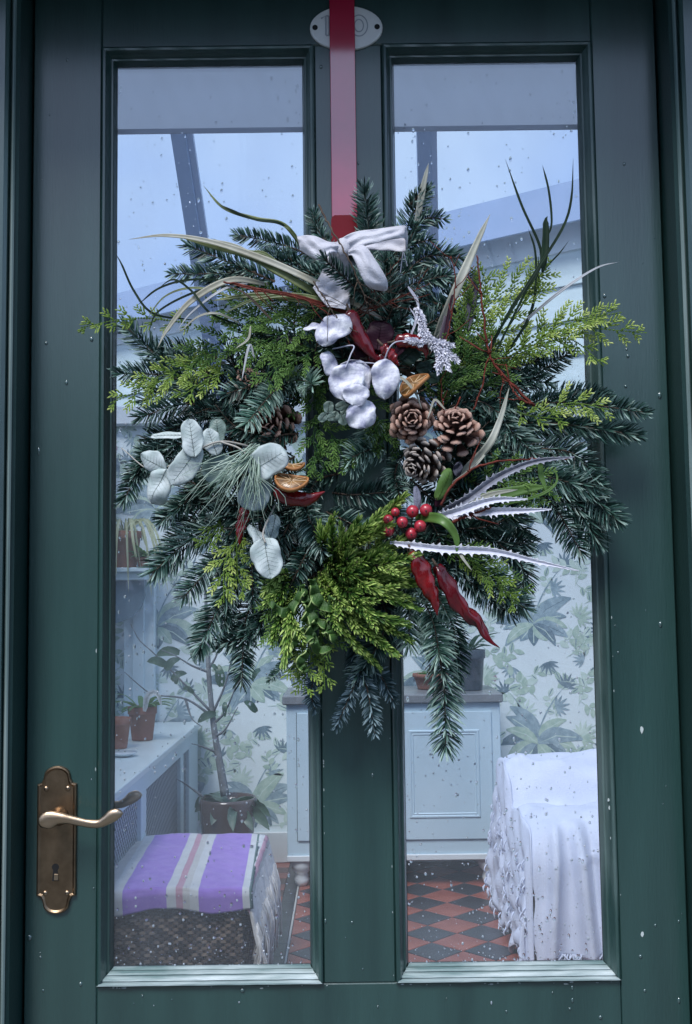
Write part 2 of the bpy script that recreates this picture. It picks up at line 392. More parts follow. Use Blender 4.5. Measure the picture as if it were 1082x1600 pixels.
def lever(parent, Y, mirror=False):
    s = -1 if not mirror else 1
    pts = [(63, 1290), (70, 1284), (84, 1279), (100, 1279), (120, 1283), (140, 1287), (155, 1287), (167, 1281), (177, 1274), (186, 1272), (191, 1274)]
    P3 = [P(a, b, -.043) for a, b in pts]
    if mirror: P3 = [Vector((p.x, .087, p.z)) for p in P3]
    c = crom(P3, 40); 
    rad = np.interp(np.linspace(0, 1, 40), [0, .05, .12, .22, .35, .55, .7, .8, .88, .95, 1], [.004, .0100, .0115, .0080, .0058, .0050, .0052, .0066, .0082, .0072, .003])
    t, s_, n_ = frames(c); V = []; nn = 14
    for i in range(40):
        for j in range(nn):
            a = 2 * math.pi * j / nn; V.append(c[i] + s_[i] * math.cos(a) * rad[i] + n_[i] * math.sin(a) * min(rad[i] * .62, .0042))
    F = [(i * nn + j, i * nn + (j + 1) % nn, (i + 1) * nn + (j + 1) % nn, (i + 1) * nn + j) for i in range(39) for j in range(nn)] + [tuple(range(nn))[::-1], tuple(39 * nn + j for j in range(nn))]
    obj('lever', V, F, BRONZE_B, parent, smooth=True)
    h = P(88, 1279, -.02); m_ = MB()
    if not mirror: m_.tube([(h.x, -.003, h.z), (h.x, -.008, h.z), (h.x, -.014, h.z), (h.x, -.041, h.z)], [.0125, .0115, .0072, .0068], 16)
    else: m_.tube([(h.x, .047, h.z), (h.x, .052, h.z), (h.x, .058, h.z), (h.x, .085, h.z)], [.0125, .0115, .0072, .0068], 16)
    m_.build('lever_collar', BRONZE, parent, True)
lever(hs, -.045)
hb = plate(door, .044, 1); lever(hb, .087, True)

# oval number plate
npc = (.0087, 2.0855)
npl = []
V = []; k = 40
for s_, y in ((1, 0), (1, -.0028), (.975, -.0040), (0.93, -.0044)):
    for j in range(k):
        a = 2 * math.pi * j / k; V.append((npc[0] + .0502 * s_ * math.cos(a), y, npc[1] + .0318 * s_ * math.sin(a)))
F = [(i * k + j, i * k + (j + 1) % k, (i + 1) * k + (j + 1) % k, (i + 1) * k + j) for i in range(3) for j in range(k)] + [tuple(3 * k + j for j in range(k))]
nump = obj('number_plate', V, F, ENAMEL, door); nump['label'] = 'white oval enamel house number plate behind the red strap'
for dx in (-.043, .0425):
    c = (npc[0] + dx, npc[1] + .0005)
    m_ = MB(); m_.tube([(c[0], -.0041, c[1]), (c[0], -.0049, c[1])], .0038, 14); m_.build('screw', BLACK, nump)
def numeral(kind, cx, parent):
    m_ = MB()
    if kind == '1':
        pts = [(cx - .0072, 2.0985), (cx - .0008, 2.1020), (cx - .0008, 2.0745)]
        m_.tube([(p[0], -.0048, p[1]) for p in pts], .0012, 8); m_.tube([(cx + .0032, -.0048, 2.1020), (cx + .0032, -.0048, 2.0745)], .0010, 8)
        m_.tube([(cx - .0008, -.0048, 2.0742), (cx + .0032, -.0048, 2.0742)], .0010, 8); m_.tube([(cx - .0008, -.0048, 2.1022), (cx + .0032, -.0048, 2.1022)], .0010, 8)
    else:
        for rx, rz in ((.0118, .0150), (.0062, .0088)):
            m_.tube([(cx + rx * math.cos(a), -.0046, 2.0880 + rz * math.sin(a)) for a in np.linspace(0, 2 * math.pi, 33)], .0008, 6, cap=False)
    m_.build('numeral', RELIEF, parent)
numeral('1', -.0185, nump); numeral('0', .0042 + .0, nump); numeral('0', .0262, nump)

# ------------------------------------------------------------------ door frame
fr = empty('door_frame', (0, 0, 0)); tag(fr, 'dark green timber frame around the glazed door', 'door frame')
for s in (-1, 1):
    a = LEAF[0] - .003 if s < 0 else LEAF[1] + .003
    xs = sorted((a, a + s * .078)); MB().box(xs[0], xs[1], -.056, .085, 0, 2.30, .004).build('jamb', PAINT_D, fr)
    xs = sorted((a + s * .0035, a + s * .009)); MB().box(xs[0], xs[1], -.0605, -.0562, 0, 2.30, .0018).build('bead', EDGE, fr)
    xs = sorted((a + s * .0105, a + s * .095)); MB().box(xs[0], xs[1], -.070, -.0562, 0, 2.31, .004).build('architrave', PAINT, fr)
    xs = sorted((a - s * .014, a - s * .0005)); MB().box(xs[0], xs[1], .0455, .084, 0, 2.28, .002).build('door_stop', PAINT_D, fr)
MB().box(LEAF[0] - .081, LEAF[1] + .081, -.0563, .0853, 2.3003, 2.38, .004).build('lintel', PAINT_D, fr)
MB().box(LEAF[0] - .0, LEAF[1] + .0, -.05, .08, 2.286, 2.2998, .002).build('head_stop', PAINT_D, fr)
MB().box(LEAF[0] - .0, LEAF[1] + .0, -.09, .085, -.02, .010, .004).build('threshold', mat('slate', (.12, .13, .14), .5, (.16, .17, .18), 12, .3, 80), fr)

# front walls, porch hood and added screening opposite (seen only as reflections)
RENDER = mat('wall_render', (.42, .43, .42), .85, (.50, .51, .50), 6, .5, 90)
for s in (-1, 1):
    a = -.504 if s < 0 else .516
    xs = sorted((a, a + s * 2.2)); o = MB().box(xs[0], xs[1], -.03, .10, -.02, 2.38, .004).build('front_wall', RENDER)
    tag(o, 'pale rendered house wall to the %s of the green door' % ('left' if s < 0 else 'right'), 'wall')
hood = empty('porch_hood', (0, -.5, 2.40)); tag(hood, 'flat dark porch hood projecting above the green door', 'porch hood')
MB().box(-1.0, 1.0, -.28, -.0715, 2.33, 2.38, .004).build('hood_roof', mat('hood_paint', (.03, .045, .05), .6), hood)
MB().box(-1.02, 1.02, -.30, -.2805, 2.20, 2.40, .004).build('fascia', PAINT_D, hood)
for x in (-.95, .95): MB().box(x - .03, x + .03, -.27, -.0715, 2.25, 2.3295, .004).build('bracket', PAINT_D, hood)
MB().box(-2.75, 2.75, -.03, .10, 2.3803, 2.46, .003).build("front_wall", RENDER)
tag(bpy.data.objects['front_wall.002'], 'rendered band of wall over the green door under the roof glazing', 'wall')
gmat = mat('paving', (.07, .08, .08), .7, (.13, .14, .14), 5, .4, 60)
tag(obj('ground', [(-60, -60, -.03), (60, -60, -.03), (60, 60, -.03), (-60, 60, -.03)], [(0, 1, 2, 3)], gmat), kind='structure')
# ------------------------------------------------------------------ sunroom shell
BW = 4.10                                     # back wall face
PALE = mat('pale_blue_paint', (.56, .70, .77), .5, (.60, .74, .80), 4, .05, 100)
WHITE = mat('white_gloss_paint', (.66, .72, .76), .4, (.72, .78, .82), 5, .05, 100)
WALLP = mat('wallpaper', (.72, .82, .86), .8, (.76, .86, .90), 3, .1, 300)
bwall = obj('back_wall', *chbox(-1.25, 1.9, BW, BW + .12, 0, 2.27, .001), WALLP)
tag(bwall, 'sunroom back wall papered with grey green jungle leaves', 'wall')
LP = [mat('print_slate', (.22, .32, .38), .85, (.38, .50, .56), 30), mat('print_sage', (.36, .50, .43), .85, (.50, .63, .55), 30),
      mat('print_pale', (.52, .66, .60), .85, (.62, .75, .70), 30), mat('print_dark', (.13, .20, .25), .85, (.22, .31, .37), 30), mat('print_pink', (.40, .33, .38), .85)]
pv, pf, pm = [], [], []; _lay = [0]
def pr_leaf(x, z, L, W, ang, m, curve=0, veins=False):
    """flat printed leaf, sheet by sheet a hair proud of the paper"""
    n = 7; top = []; bot = []; _lay[0] += 1; y = BW - .0012 - (_lay[0] % 37) * .00003
    for i in range(n + 1):
        t = i / n; a = ang + curve * t; 
        cx = x + L * t * math.cos(ang + curve * t * .5); cz = z + L * t * math.sin(ang + curve * t * .5)
        w_ = W * math.sin(math.pi * min(1, t * .96 + .02)) ** .8 * (1 - .25 * t)
        top.append((cx - math.sin(a) * w_, y, cz + math.cos(a) * w_)); bot.append((cx + math.sin(a) * w_, y, cz - math.cos(a) * w_))
    b = len(pv); pv.extend(top + bot)
    for i in range(n): pf.append((b + i, b + i + 1, b + n + 2 + i, b + n + 1 + i)); pm.append(m)
    if veins:
        b = len(pv); pv.extend([(x, y - .00001, z)] + [((top[i][0] + bot[i][0]) / 2 + (-math.sin(ang)) * s_, y - .00001, (top[i][2] + bot[i][2]) / 2 + math.cos(ang) * s_) for s_ in (.0025, -.0025) for i in (3, 6)])
        pf.append((b, b + 1, b + 2, b + 4, b + 3)); pm.append(veins - 1)
def pr_stem(x0, z0, x1, z1, sag, m, w_=.004):
    d = math.atan2(z1 - z0, x1 - x0); L = math.hypot(x1 - x0, z1 - z0); pr_leaf(x0, z0, L, w_, d - sag / 2, m, sag)
def pr_fan(x, z, r, ang, m, k=7):
    for i in range(k):
        a = ang + (i - (k - 1) / 2) * .42; pr_leaf(x, z, r * (.75 + .25 * math.cos((i - (k - 1) / 2) * .5)), r * .10, a, m)
def pr_palm(x, z, s, r_):
    for k in range(13):
        sd = 1 if k % 2 else -1; a0 = 90 - sd * (8 + k * 8.5); l = s * r_.uniform(.8, 1.1) * (1.0 if k < 8 else .8)
        pr_leaf(x, z, l, l * .19, math.radians(a0 + r_.uniform(-6, 6)), [0, 1, 0, 0, 1, 0, 3, 1, 0, 0, 1, 3, 0][k], -sd * r_.uniform(.7, 1.3), veins=(3 if k % 3 else 4))
    for k in range(3): pr_leaf(x, z, s * .5, s * .16, math.radians(-90 + (k - 1) * 40), [0, 3, 1][k], 0, veins=3)
def pr_twig(x, z, s, a, m, r_):
    pr_stem(x, z, x + s * math.cos(a), z + s * math.sin(a), .4, m, .003)
    for i in range(7):
        t = .25 + .75 * i / 6; pr_leaf(x + s * t * math.cos(a), z + s * t * math.sin(a), s * r_.uniform(.26, .38), s * .10, a + (1 if i % 2 else -1) * r_.uniform(.6, 1.1), m if r_.random() < .6 else 1, 0, veins=(4 if r_.random() < .4 else False))
rr = random.Random(5)
TX, TZ = .52, .60
for i in range(-1, 7):
    for j in range(-1, 5):
        x0 = -1.25 + i * TX * .92; z0 = -.25 + j * TZ + (TZ / 2 if i % 2 else 0)
        el = [('palm', .28, .22, .215), ('twig', .12, .36, .20, 1.0, 2), ('twig', .36, .12, .2, .2, 2), ('twig', .30, .44, .18, 2.4, 1), ('twig', .10, .18, .17, 2.9, 2), ('fan', .22, .36, .085, 1.2, 2, 9), ('twig', .44, .22, .16, -.9, 2), ('twig', .06, .0, .15, .6, 1), ('fan', .38, .40, .075, .2, 0), ('fan', .13, .47, .07, 2.0, 3), ('fan', .44, .50, .075, 1.1, 3), ('fan', .05, .33, .06, 2.8, 0), ('fan', .34, .02, .07, -1.3, 3), ('fan', .17, .0, .065, -1.8, 0),
              ('stem', .28, .24, .15, .47, .5, 0), ('stem', .28, .24, .42, .49, -.5, 0), ('twig', .45, .05, .17, .7, 1), ('twig', .40, .33, .14, 1.9, 2), ('twig', .02, .10, .16, 1.2, 2), ('twig', .50, .42, .15, -.6, 1),
              ('fan', .50, .25, .08, .4, 1, 9), ('twig', .22, .54, .13, .3, 2), ('bird', .07, .50), ('stem', .02, .1, .1, .3, -.8, 2), ('fan', .02, .55, .08, .8, 2, 9)]
        for e in el:
            x = x0 + e[1] + rr.uniform(-.012, .012); z = z0 + e[2] + rr.uniform(-.012, .012)
            if e[0] == 'palm': pr_palm(x, z, e[3], rr)
            elif e[0] == 'fan': pr_fan(x, z, e[3], e[4], e[5], e[6] if len(e) > 6 else 7)
            elif e[0] == 'stem': pr_stem(x0 + e[1], z0 + e[2], x0 + e[3], z0 + e[4], e[5], e[6])
            elif e[0] == 'twig': pr_twig(x, z, e[3], e[4], e[5], rr)
            else: pr_leaf(x, z, .09, .014, -1.4, 3); pr_leaf(x - .004, z + .03, .035, .012, 1.5, 4); pr_leaf(x + .01, z - .06, .05, .005, -1.5, 0)
# keep only what lies on the wall
V = np.array(pv); keepF = []; keepM = []
for f, m in zip(pf, pm):
    q = V[list(f)]
    if q[:, 0].min() > -1.24 and q[:, 0].max() < 1.89 and q[:, 2].min() > .16 and q[:, 2].max() < 2.25: keepF.append(f); keepM.append(m)
tag(obj('printed_leaves', V, keepF, LP, bwall, keepM), kind='stuff')
MB().box(-1.249, 1.899, BW - .020, BW - .0025, .0, .15, .004).build('skirting', WHITE, bwall)
MB().box(-1.249, 1.899, BW - .06, BW - .012, 2.2, 2.30, .008).build('cornice', WHITE, bwall)
# side walls: low wall with a glazed run above
for s in (-1, 1):
    X = -1.25 if s < 0 else 1.9
    xs = sorted((X, X + s * .1)); e = empty('side_wall', (X, 2, 0)); tag(e, 'glazed %s side wall of the sunroom, mostly out of view' % ('left' if s < 0 else 'right'), 'wall')
    MB().box(xs[0], xs[1], .1, BW - .001, 0, .66, .002).build('low_wall', PALE, e)
    MB().box(xs[0], xs[1], .1, BW - .001, 2.2, 2.30, .002).build('wall_plate', WHITE, e)
    for k in range(5):
        y = .13 + k * .97; MB().box(xs[0] + .02, xs[1] - .02, y - .025, y + .025, .6603, 2.1997, .003).build('window_post', WHITE, e)
        if k < 4: MB().box(xs[0] + .045, xs[0] + .049, y + .0255, y + .9445, .661, 2.199, .0004).build('pane', ROOFGLASS, e)
# pitched glass roof
RS = 1.19; RY = 2.05; RZ = 2.30 + RS * RY
roof = empty('glass_roof', (.3, RY, RZ)); tag(roof, 'pitched glass roof of the sunroom with blue grey glazing bars', 'glass roof')
BARM = mat('glazing_bar_paint', (.20, .30, .50), .45, (.24, .34, .54), 3)
BARE = mat('glazing_cap_paint', (.42, .52, .70), .4)
def bar(x, side):
    y1 = BW + .02 if side > 0 else 0; A = Vector((x, y1, 2.31)); B = Vector((x - (.17 if side > 0 else 0), RY, RZ))
    d = (B - A).normalized(); sx = Vector((1, 0, 0)); up = sx.cross(d); up = up if up.z > 0 else -up
    def beam(x0, x1, u0, u1, m, nm):
        V = []; 
        for q in (A, B):
            for a_, b_ in ((x0, u0), (x1, u0), (x1, u1), (x0, u1)): V.append(q + sx * a_ + up * b_)
        obj(nm, V, [(0, 1, 2, 3)[::-1], (4, 5, 6, 7), (0, 1, 5, 4), (1, 2, 6, 5), (2, 3, 7, 6), (3, 0, 4, 7)], m, roof)
    beam(-.035, .028, -.075, .0, BARM, 'glazing_bar'); beam(.0285, .055, -.030, .004, BARE, 'bar_cap')
for x in (-1.25, -.635, .44, 1.5, 1.85): bar(x, 1)
for x in (-1.2, -.1, 1.0, 1.85): bar(x, -1)
MB().box(-1.3, 1.95, RY - .04, RY + .04, RZ - .06, RZ + .05, .005).build('ridge', BARM, roof)
for s in (1, -1):
    y1 = BW + .05 if s > 0 else -.02; z1 = 2.315 - (.0 if s > 0 else 0)
    obj('roof_pane', [(-1.3, y1, z1), (1.95, y1, z1), (1.95, RY + s * .041, RZ + .01), (-1.3, RY + s * .041, RZ + .01)], [(0, 1, 2, 3)], ROOFGLASS, roof)

# blinds rolled most of the way up, one behind each pane
BL = mat('blind_fabric', (.72, .71, .80), .9, (.80, .79, .87), 14, .35, 700, trans=(.78, (.95, .95, 1.0)), stretch=(1, 1, 2))
for i, (a, b, yb) in enumerate(((184, 480, 207), (607, 903, 203))):
    q0 = P(a, yb, .065); q1 = P(b, yb, .065); x0, x1, zb = q0.x, q1.x, (q0.z + q1.z) / 2; zt = 2.12
    e = empty('window_blind', ((x0 + x1) / 2, .07, zb)); tag(e, 'lilac grey fabric blind drawn up behind the %s door pane' % ('left' if i == 0 else 'right'), 'blind', 'fabric blinds at the top of the door panes')
    nx, nz = 60, 14; V = []
    for c in range(nz + 1):
        for k in range(nx + 1):
            x = x0 + (x1 - x0) * k / nx; z = zb + (zt - zb) * c / nz
            V.append((x, .066 + .0010 * math.sin(x * 55 + i) + .0012 * math.sin(z * 70) + .0006 * math.sin(x * 180 + z * 90), z))
    obj('fabric', V, grid_faces(nz + 1, nx + 1), BL, e, smooth=True)
    MB().box(x0, x1, .0630, .0645, zb - .002, zb + .006, .0006).build('hem_bar', mat('hem_%d' % i, (.50, .53, .70), .6), e)
    MB().tube([(x0, .085, 2.13), (x1, .085, 2.13)], .016, 14).build('roller', WHITE, e, True)

# ------------------------------------------------------------------ floor of quarry tiles laid on the diagonal
floor = obj('floor', [(-1.25, .09, -.006), (1.9, .09, -.006), (1.9, BW, -.006), (-1.25, BW, -.006)], [(0, 1, 2, 3)], mat('grout', (.12, .115, .11), .9))
floor['kind'] = 'structure'
RED = mat('terracotta_tile', (.23, .062, .042), .32, (.33, .105, .072), 7, .08, 60); BLK = mat('black_tile', (.022, .024, .030), .28, (.04, .044, .052), 8, .08, 60)
DG = .215; hd = DG / 2 - .0018
def tile_mesh(nm, pts, m):
    k = len(pts); ci = .9 ** .5
    V = [(x, y, -.006) for x, y in pts] + [(x, y, -.0015) for x, y in pts] + [(x * .975, y * .975, 0) for x, y in pts]
    F = [(i, (i + 1) % k, k + (i + 1) % k, k + i) for i in range(k)] + [(k + i, k + (i + 1) % k, 2 * k + (i + 1) % k, 2 * k + i) for i in range(k)] + [tuple(range(2 * k, 3 * k))]
    return mesh_data(nm, V, F, m)
tm = {0: tile_mesh('tile_black', [(hd, 0), (0, hd), (-hd, 0), (0, -hd)], BLK), 1: tile_mesh('tile_red', [(hd, 0), (0, hd), (-hd, 0), (0, -hd)], RED)}
th = tile_mesh('tile_half', [(hd, 0), (0, hd), (.001, 0), (0, -hd)], RED)
ntile = 0
for c in (0, 1):
    for i in range(-4, 12):
        for j in range(-16, 8):
            x = .305 + DG * (i + .5 * c) - (0); y = 2.91 + DG * (j + .5 * c)
            if y > BW - .05 or y < .12 or x > 1.0 or x < -.24: continue
            me = tm[c]
            if abs(x + .2325) < .01: me = th
            o = bpy.data.objects.new('tile', me); link(o, floor, (x, y, 0)); o.rotation_euler = (rng.normal(0, .002), rng.normal(0, .002), 0); ntile += 1
mb = MB()
for c in (0, 1):
    for i in range(3, 8):
        for j in range(-16, 8):
            x = .305 + DG * (i + .5 * c); y = 2.91 + DG * (j + .5 * c)
            if y > BW - .05 or y < .12 or x <= 1.0 or x > 1.8: continue
            mb.add([(x + hd, y, 0), (x, y + hd, 0), (x - hd, y, 0), (x, y - hd, 0)], [(0, 1, 2, 3)], c)
tag(mb.build('far_tiles', [BLK, RED], floor), kind='stuff')
for k in range(27):
    y = .2 + k * .145; MB().box(-.243, -.2355, y, y + .143, -.006, -.0005, .0006).build('border_strip', mat('cream_strip', (.5, .5, .48), .5) if k == 0 else bpy.data.materials['cream_strip'], floor)
    MB().box(-.298, -.2445, y, y + .143, -.006, 0, .001).build('border_tile', BLK, floor)
for k in range(24):
    y = 1.6 + k * .104
    MB().box(-.505, -.300, y, y + .101, -.006, 0, .001).build('quarry_tile', RED if k % 2 else mat('brown_tile', (.10, .05, .045), .35) if k == 0 else (RED if k % 2 else bpy.data.materials['brown_tile']), floor)

# ------------------------------------------------------------------ cabinet
cab = empty('side_cabinet', (.2, 3.8, 0)); tag(cab, 'pale blue panelled cabinet on white bun feet with a dark grey top', 'cabinet')
CY = 3.60
def cx_(px, Y=CY): return (px - 543) * (Y + CAM_D) / F_PX
def cz_(py, Y=CY): return CAM_H - (py - 937) * (Y + CAM_D) / F_PX
CABP = mat('cabinet_paint', (.48, .63, .73), .45, (.52, .67, .77), 3, .04, 80)
MB().box(cx_(447), cx_(777), CY, BW - .025, cz_(1334), cz_(1098), .003).build('carcass', CABP, cab)
MB().box(cx_(441), cx_(781), CY - .025, BW - .024, cz_(1098) + .0005, cz_(1084), .005).build('top', mat('cabinet_top', (.17, .19, .21), .35, (.22, .24, .26), 12), cab)
MB().box(cx_(446), cx_(778), CY - .012, CY - .0005, cz_(1334) - .003, cz_(1326), .003).build('plinth_moulding', WHITE, cab)
for a, b in ((463, 611), (615, 763)):
    x0, x1, z0, z1 = cx_(a), cx_(b), cz_(1304), cz_(1111)
    d = MB().box(x0, x1, CY - .010, CY - .0006, z0, z1, .002).build('door', CABP, cab)
    # raised frame round a sunk panel
    px0, px1, pz0, pz1 = x0 + .058, x1 - .085 + .028, z0 + .095, z1 - .082
    fm = MB(); k = 4
    prof = [(0, -.0101), (.004, -.0150), (.010, -.0150), (.014, -.0112), (.020, -.0135), (.024, -.0102)]
    for i, (ins, y) in enumerate(prof):
        fm.v += [(px0 + ins, CY + y, pz0 + ins), (px1 - ins, CY + y, pz0 + ins), (px1 - ins, CY + y, pz1 - ins), (px0 + ins, CY + y, pz1 - ins)]; fm.a += [.5] * 4
    fm.f = [(i * 4 + j, i * 4 + (j + 1) % 4, (i + 1) * 4 + (j + 1) % 4, (i + 1) * 4 + j) for i in range(5) for j in range(4)]; fm.mi = [0] * len(fm.f)
    fm.build('panel_moulding', CABP, d)
    # dark strip painted in for the shade between door and carcass
    g = .003
    MB().box(x0 - g, x0, CY - .0012, CY - .0004, z0 - g, z1 + g, .0001).build('shade_strip', mat('gap_shade', (.05, .07, .09), .9), d)
    kx = x1 - .022 if a == 463 else x0 + .016
    m_ = MB(); V, F = lathe([(.006, 0), (.005, .012), (.014, .018), (.015, .026), (.008, .032), (.0005, .033)], (0, 0, 0), 14)
    m_.add([(kx + v[0], CY - .0105 - v[2], cz_(1128) + v[1]) for v in V], F); m_.build('knob', mat('knob_dark', (.1, .1, .1), .3, metal=.6), d, True)
for px in (468, 757):
    for yy in (CY + .05, BW - .09):
        m_ = MB(); m_.lathe([(.018, 0), (.030, .012), (.034, .03), (.026, .055), (.044, .075), (.052, .095), (.050, cz_(1334) - .001)], (cx_(px), yy, 0), 18)
        m_.build('bun_foot', WHITE, cab, True)
# things standing on it
TOPZ = cz_(1084) + .001
TERR = mat('terracotta', (.23, .10, .075), .8, (.30, .14, .10), 14, .3, 90); DPOT = mat('blue_grey_glaze', (.055, .075, .10), .35, (.08, .10, .13), 10)
BPOT = mat('brown_glaze', (.075, .055, .050), .18, (.12, .09, .08), 5, coat=.6)
def pot(name, label, x, y, z, r, h, m, group=None, rim=True, dry=None, taper=.72):
    e = empty(name, (x, y, z)); tag(e, label, 'plant pot', group)
    prof = [(.001, .001), (r * taper, .001), (r * taper * 1.02, .006), (r * .94, h * .78)] + ([(r * 1.0, h * .785), (r * 1.02, h * .80), (r * 1.02, h * .985), (r, h), (r * .93, h)] if rim else [(r, h * .97), (r * .97, h), (r * .92, h)]) + [(r * .86, h * .86)]
    MB().lathe(prof, (x, y, z), 26).build('body', m, e, True)
    o = MB().lathe([(.0005, h * .86), (r * .87, h * .85)], (x, y, z), 20).build('soil', mat('soil', (.03, .022, .018), .95) if 'soil' not in bpy.data.materials else bpy.data.materials['soil'], e)
    return e
LEAFG = mat('houseplant_leaf', (.07, .17, .07), .4, (.13, .27, .11), 20, .1, 100, trans=(.25, (.2, .4, .1)))
LEAFD = mat('dark_houseplant_leaf', (.07, .13, .11), .4, (.12, .19, .15), 12, .1, 100, trans=(.2, (.1, .25, .1)))
LEAFP = mat('spider_leaf', (.42, .48, .30), .5, (.52, .56, .40), 20, trans=(.3, (.5, .55, .3)))
def strap_leaf(pts, w0, m, name, parent, n=12, fold=.25, ref=(0, -1, 0)):
    c = crom(pts, n); t, s, nn = frames(c, ref); V = []
    for i in range(n):
        u = i / (n - 1); wv = w0 * (math.sin(math.pi * (u * .93 + .07)) ** .6) * (1 - .35 * u)
        V += [c[i] - s[i] * wv + nn[i] * wv * fold, c[i], c[i] + s[i] * wv + nn[i] * wv * fold]
    return obj(name, V, grid_faces(n, 3), m, parent, smooth=True)
def rosette(parent, x, y, z, n, L, wv, m, up=.8, name='leaf', seed=1, droop=.5):
    r_ = random.Random(seed)
    for i in range(n):
        a = 2.4 * i + r_.uniform(-.3, .3); l = L * r_.uniform(.7, 1.1); e_ = up * r_.uniform(.6, 1.2)
        pts = [(x, y, z)]
        for u in (.35, .7, 1): pts.append((x + math.cos(a) * l * u * .8, y + math.sin(a) * l * u * .8, z + l * (e_ * u - droop * u * u * 1.2)))
        strap_leaf(pts, wv, m, name, parent, 9, .25, (math.cos(a) * .6, math.sin(a) * .6 - .3, -.7))
x, z = cx_(728, 3.8), TOPZ
p1 = pot('plant_pot', 'tall blue grey glazed pot on the right end of the cabinet', x, 3.78, z, .083, .19, DPOT, taper=.8)
rosette(p1, x, 3.78, z + .17, 9, .2, .016, LEAFD, 1.0, seed=4)
p2 = pot('plant_pot', 'low terracotta bowl on the cabinet beside the blue grey pot', cx_(672, 3.8), 3.86, z, .085, .075, TERR)
rosette(p2, cx_(672, 3.8), 3.86, z + .06, 12, .12, .02, LEAFG, .7, seed=6)
p3 = pot('plant_pot', 'small white pot on the left end of the cabinet', cx_(468, 3.8), 3.85, z, .05, .075, WHITE)
rosette(p3, cx_(468, 3.8), 3.85, z + .06, 12, .13, .014, mat('lilac_leaf', (.35, .34, .45), .6), .9, seed=8)

# ------------------------------------------------------------------ radiator bench along the left wall
bx = -.755; bz = .70
ben = empty('radiator_bench', (-1, 2.6, 0)); tag(ben, 'pale blue radiator cover bench with lattice panels along the left wall', 'radiator cover')
MB().box(-1.248, bx + .012, .9, BW - .001 - .03, bz - .028, bz, .004).build('shelf', mat('shelf_paint', (.66, .77, .80), .35, (.70, .80, .83), 5), ben)
MB().box(bx - .020, bx, .9, BW - .032, bz - .095, bz - .0285, .002).build('top_rail', PALE, ben)
MB().box(bx - .020, bx, .9, BW - .032, 0.0, .11, .002).build('bottom_rail', PALE, ben)
LAT = mat('lattice_paint', (.36, .44, .50), .6); LATB = mat('lattice_back', (.10, .14, .17), .9)
ys = [.9, 1.5, 2.62, 3.55, BW - .032]; wd = [.05, .06, .10, .09, .12]
for i, (y, w_) in enumerate(zip(ys, wd)):
    y0, y1 = max(.9, y - w_ / 2), min(BW - .032, y + w_ / 2)
    if i == 4: y0, y1 = BW - .032 - .30, BW - .032
    MB().box(bx - .020, bx, y0 + .0003, y1 - .0003, .1103, bz - .0953, .002).build('post', PALE, ben)
for a, b in ((1.53, 2.57), (2.67, 3.505), (3.595, 3.765)):
    MB().box(bx - .028, bx - .022, a, b, .111, bz - .096, .0004).build('lattice_backing', LATB, ben)
    mb = MB(); z0, z1 = .112, bz - .097; H = z1 - z0; pit = .030
    for s in (1, -1):
        k = int((b - a + H) / pit)
        for q in range(k):
            c0 = a - H + q * pit + .01
            pts = []
            for tt in (0, 1):
                yy = c0 + H * tt; zz = z0 + H * tt if s > 0 else z1 - H * tt; pts.append([yy, zz])
            if pts[0][0] < a: d_ = a - pts[0][0]; pts[0][0] = a; pts[0][1] += s * d_
            if pts[1][0] > b: d_ = pts[1][0] - b; pts[1][0] = b; pts[1][1] -= s * d_
            if pts[1][0] - pts[0][0] < .005: continue
            xx = bx - .014 - (.003 if s > 0 else 0); hw = .0035
            V = [(xx + e_, p[0] + o_ * .7 * -s, p[1] + o_ * .7) for e_ in (0, -.0028) for p in pts for o_ in (hw, -hw)]
            mb.add(V, [(0, 1, 3, 2), (4, 6, 7, 5), (0, 2, 6, 4), (1, 5, 7, 3)])
    tag(mb.build('lattice', LAT, ben), kind='stuff')
q = pot('plant_pot', 'terracotta pot with a bright green plant on the radiator bench', -.90, 3.36, bz + .001, .062, .145, TERR, 'terracotta pots')
rosette(q, -.90, 3.36, bz + .12, 14, .19, .016, LEAFG, .9, seed=3)
q = pot('plant_pot', 'smaller empty terracotta pot nearer the door on the radiator bench', -.955, 3.10, bz + .001, .056, .125, TERR, 'terracotta pots')
s_ = MB().lathe([(.001, .003), (.03, .002), (.052, .014), (.054, .016), (.03, .008), (.001, .007)], (-.88, 2.86, bz + .001), 24).build('saucer', WHITE, None, True)
tag(s_, 'small white saucer on the radiator bench shelf', 'saucer')
for i in range(2):   # pale seed head lying in the pot
    strap_leaf([(-.88, 3.30, bz + .13), (-.86, 3.28, bz + .20), (-.82, 3.27, bz + .21), (-.80, 3.27, bz + .15)][0:4], .012 + .004 * i, WHITE, 'pale_leaf', q)

# wall shelf with a spider plant
ws = empty('wall_shelf', (-1.1, 4.0, 1.1)); tag(ws, 'pale bracketed wall shelf carrying a spider plant at the left', 'shelf')
SZ = 1.3 - (884 - 937) * 5.4 / 1700
MB().box(-1.248, -.965, 3.84, BW - .012, SZ - .022, SZ, .004).build('board', PALE, ws)
MB().box(-1.24, -.985, 3.87, BW - .012, SZ - .06, SZ - .0225, .004).build('board_moulding', PALE, ws)
V = []
for y in (3.93, 3.97):
    V += [(-1.24, y, SZ - .062), (-1.00, y, SZ - .062), (-1.00, y, SZ - .14), (-1.02, y, SZ - .20), (-1.06, y, SZ - .24), (-1.12, y, SZ - .265), (-1.24, y, SZ - .29)]
obj('bracket', V, [tuple(range(7))[::-1], tuple(range(7, 14))] + [(i, (i + 1) % 7, 7 + (i + 1) % 7, 7 + i) for i in range(7)], mat('bracket_paint', (.13, .22, .29), .5), ws)
MB().box(-1.12, -.965, 4.03, BW - .012, 0.705, SZ - .061, .006).build('pilaster', PALE, ws)
MB().box(-1.075, -1.015, 4.018, 4.0298, 0.72, SZ - .10, .004).build('pilaster_bead', PALE, ws)
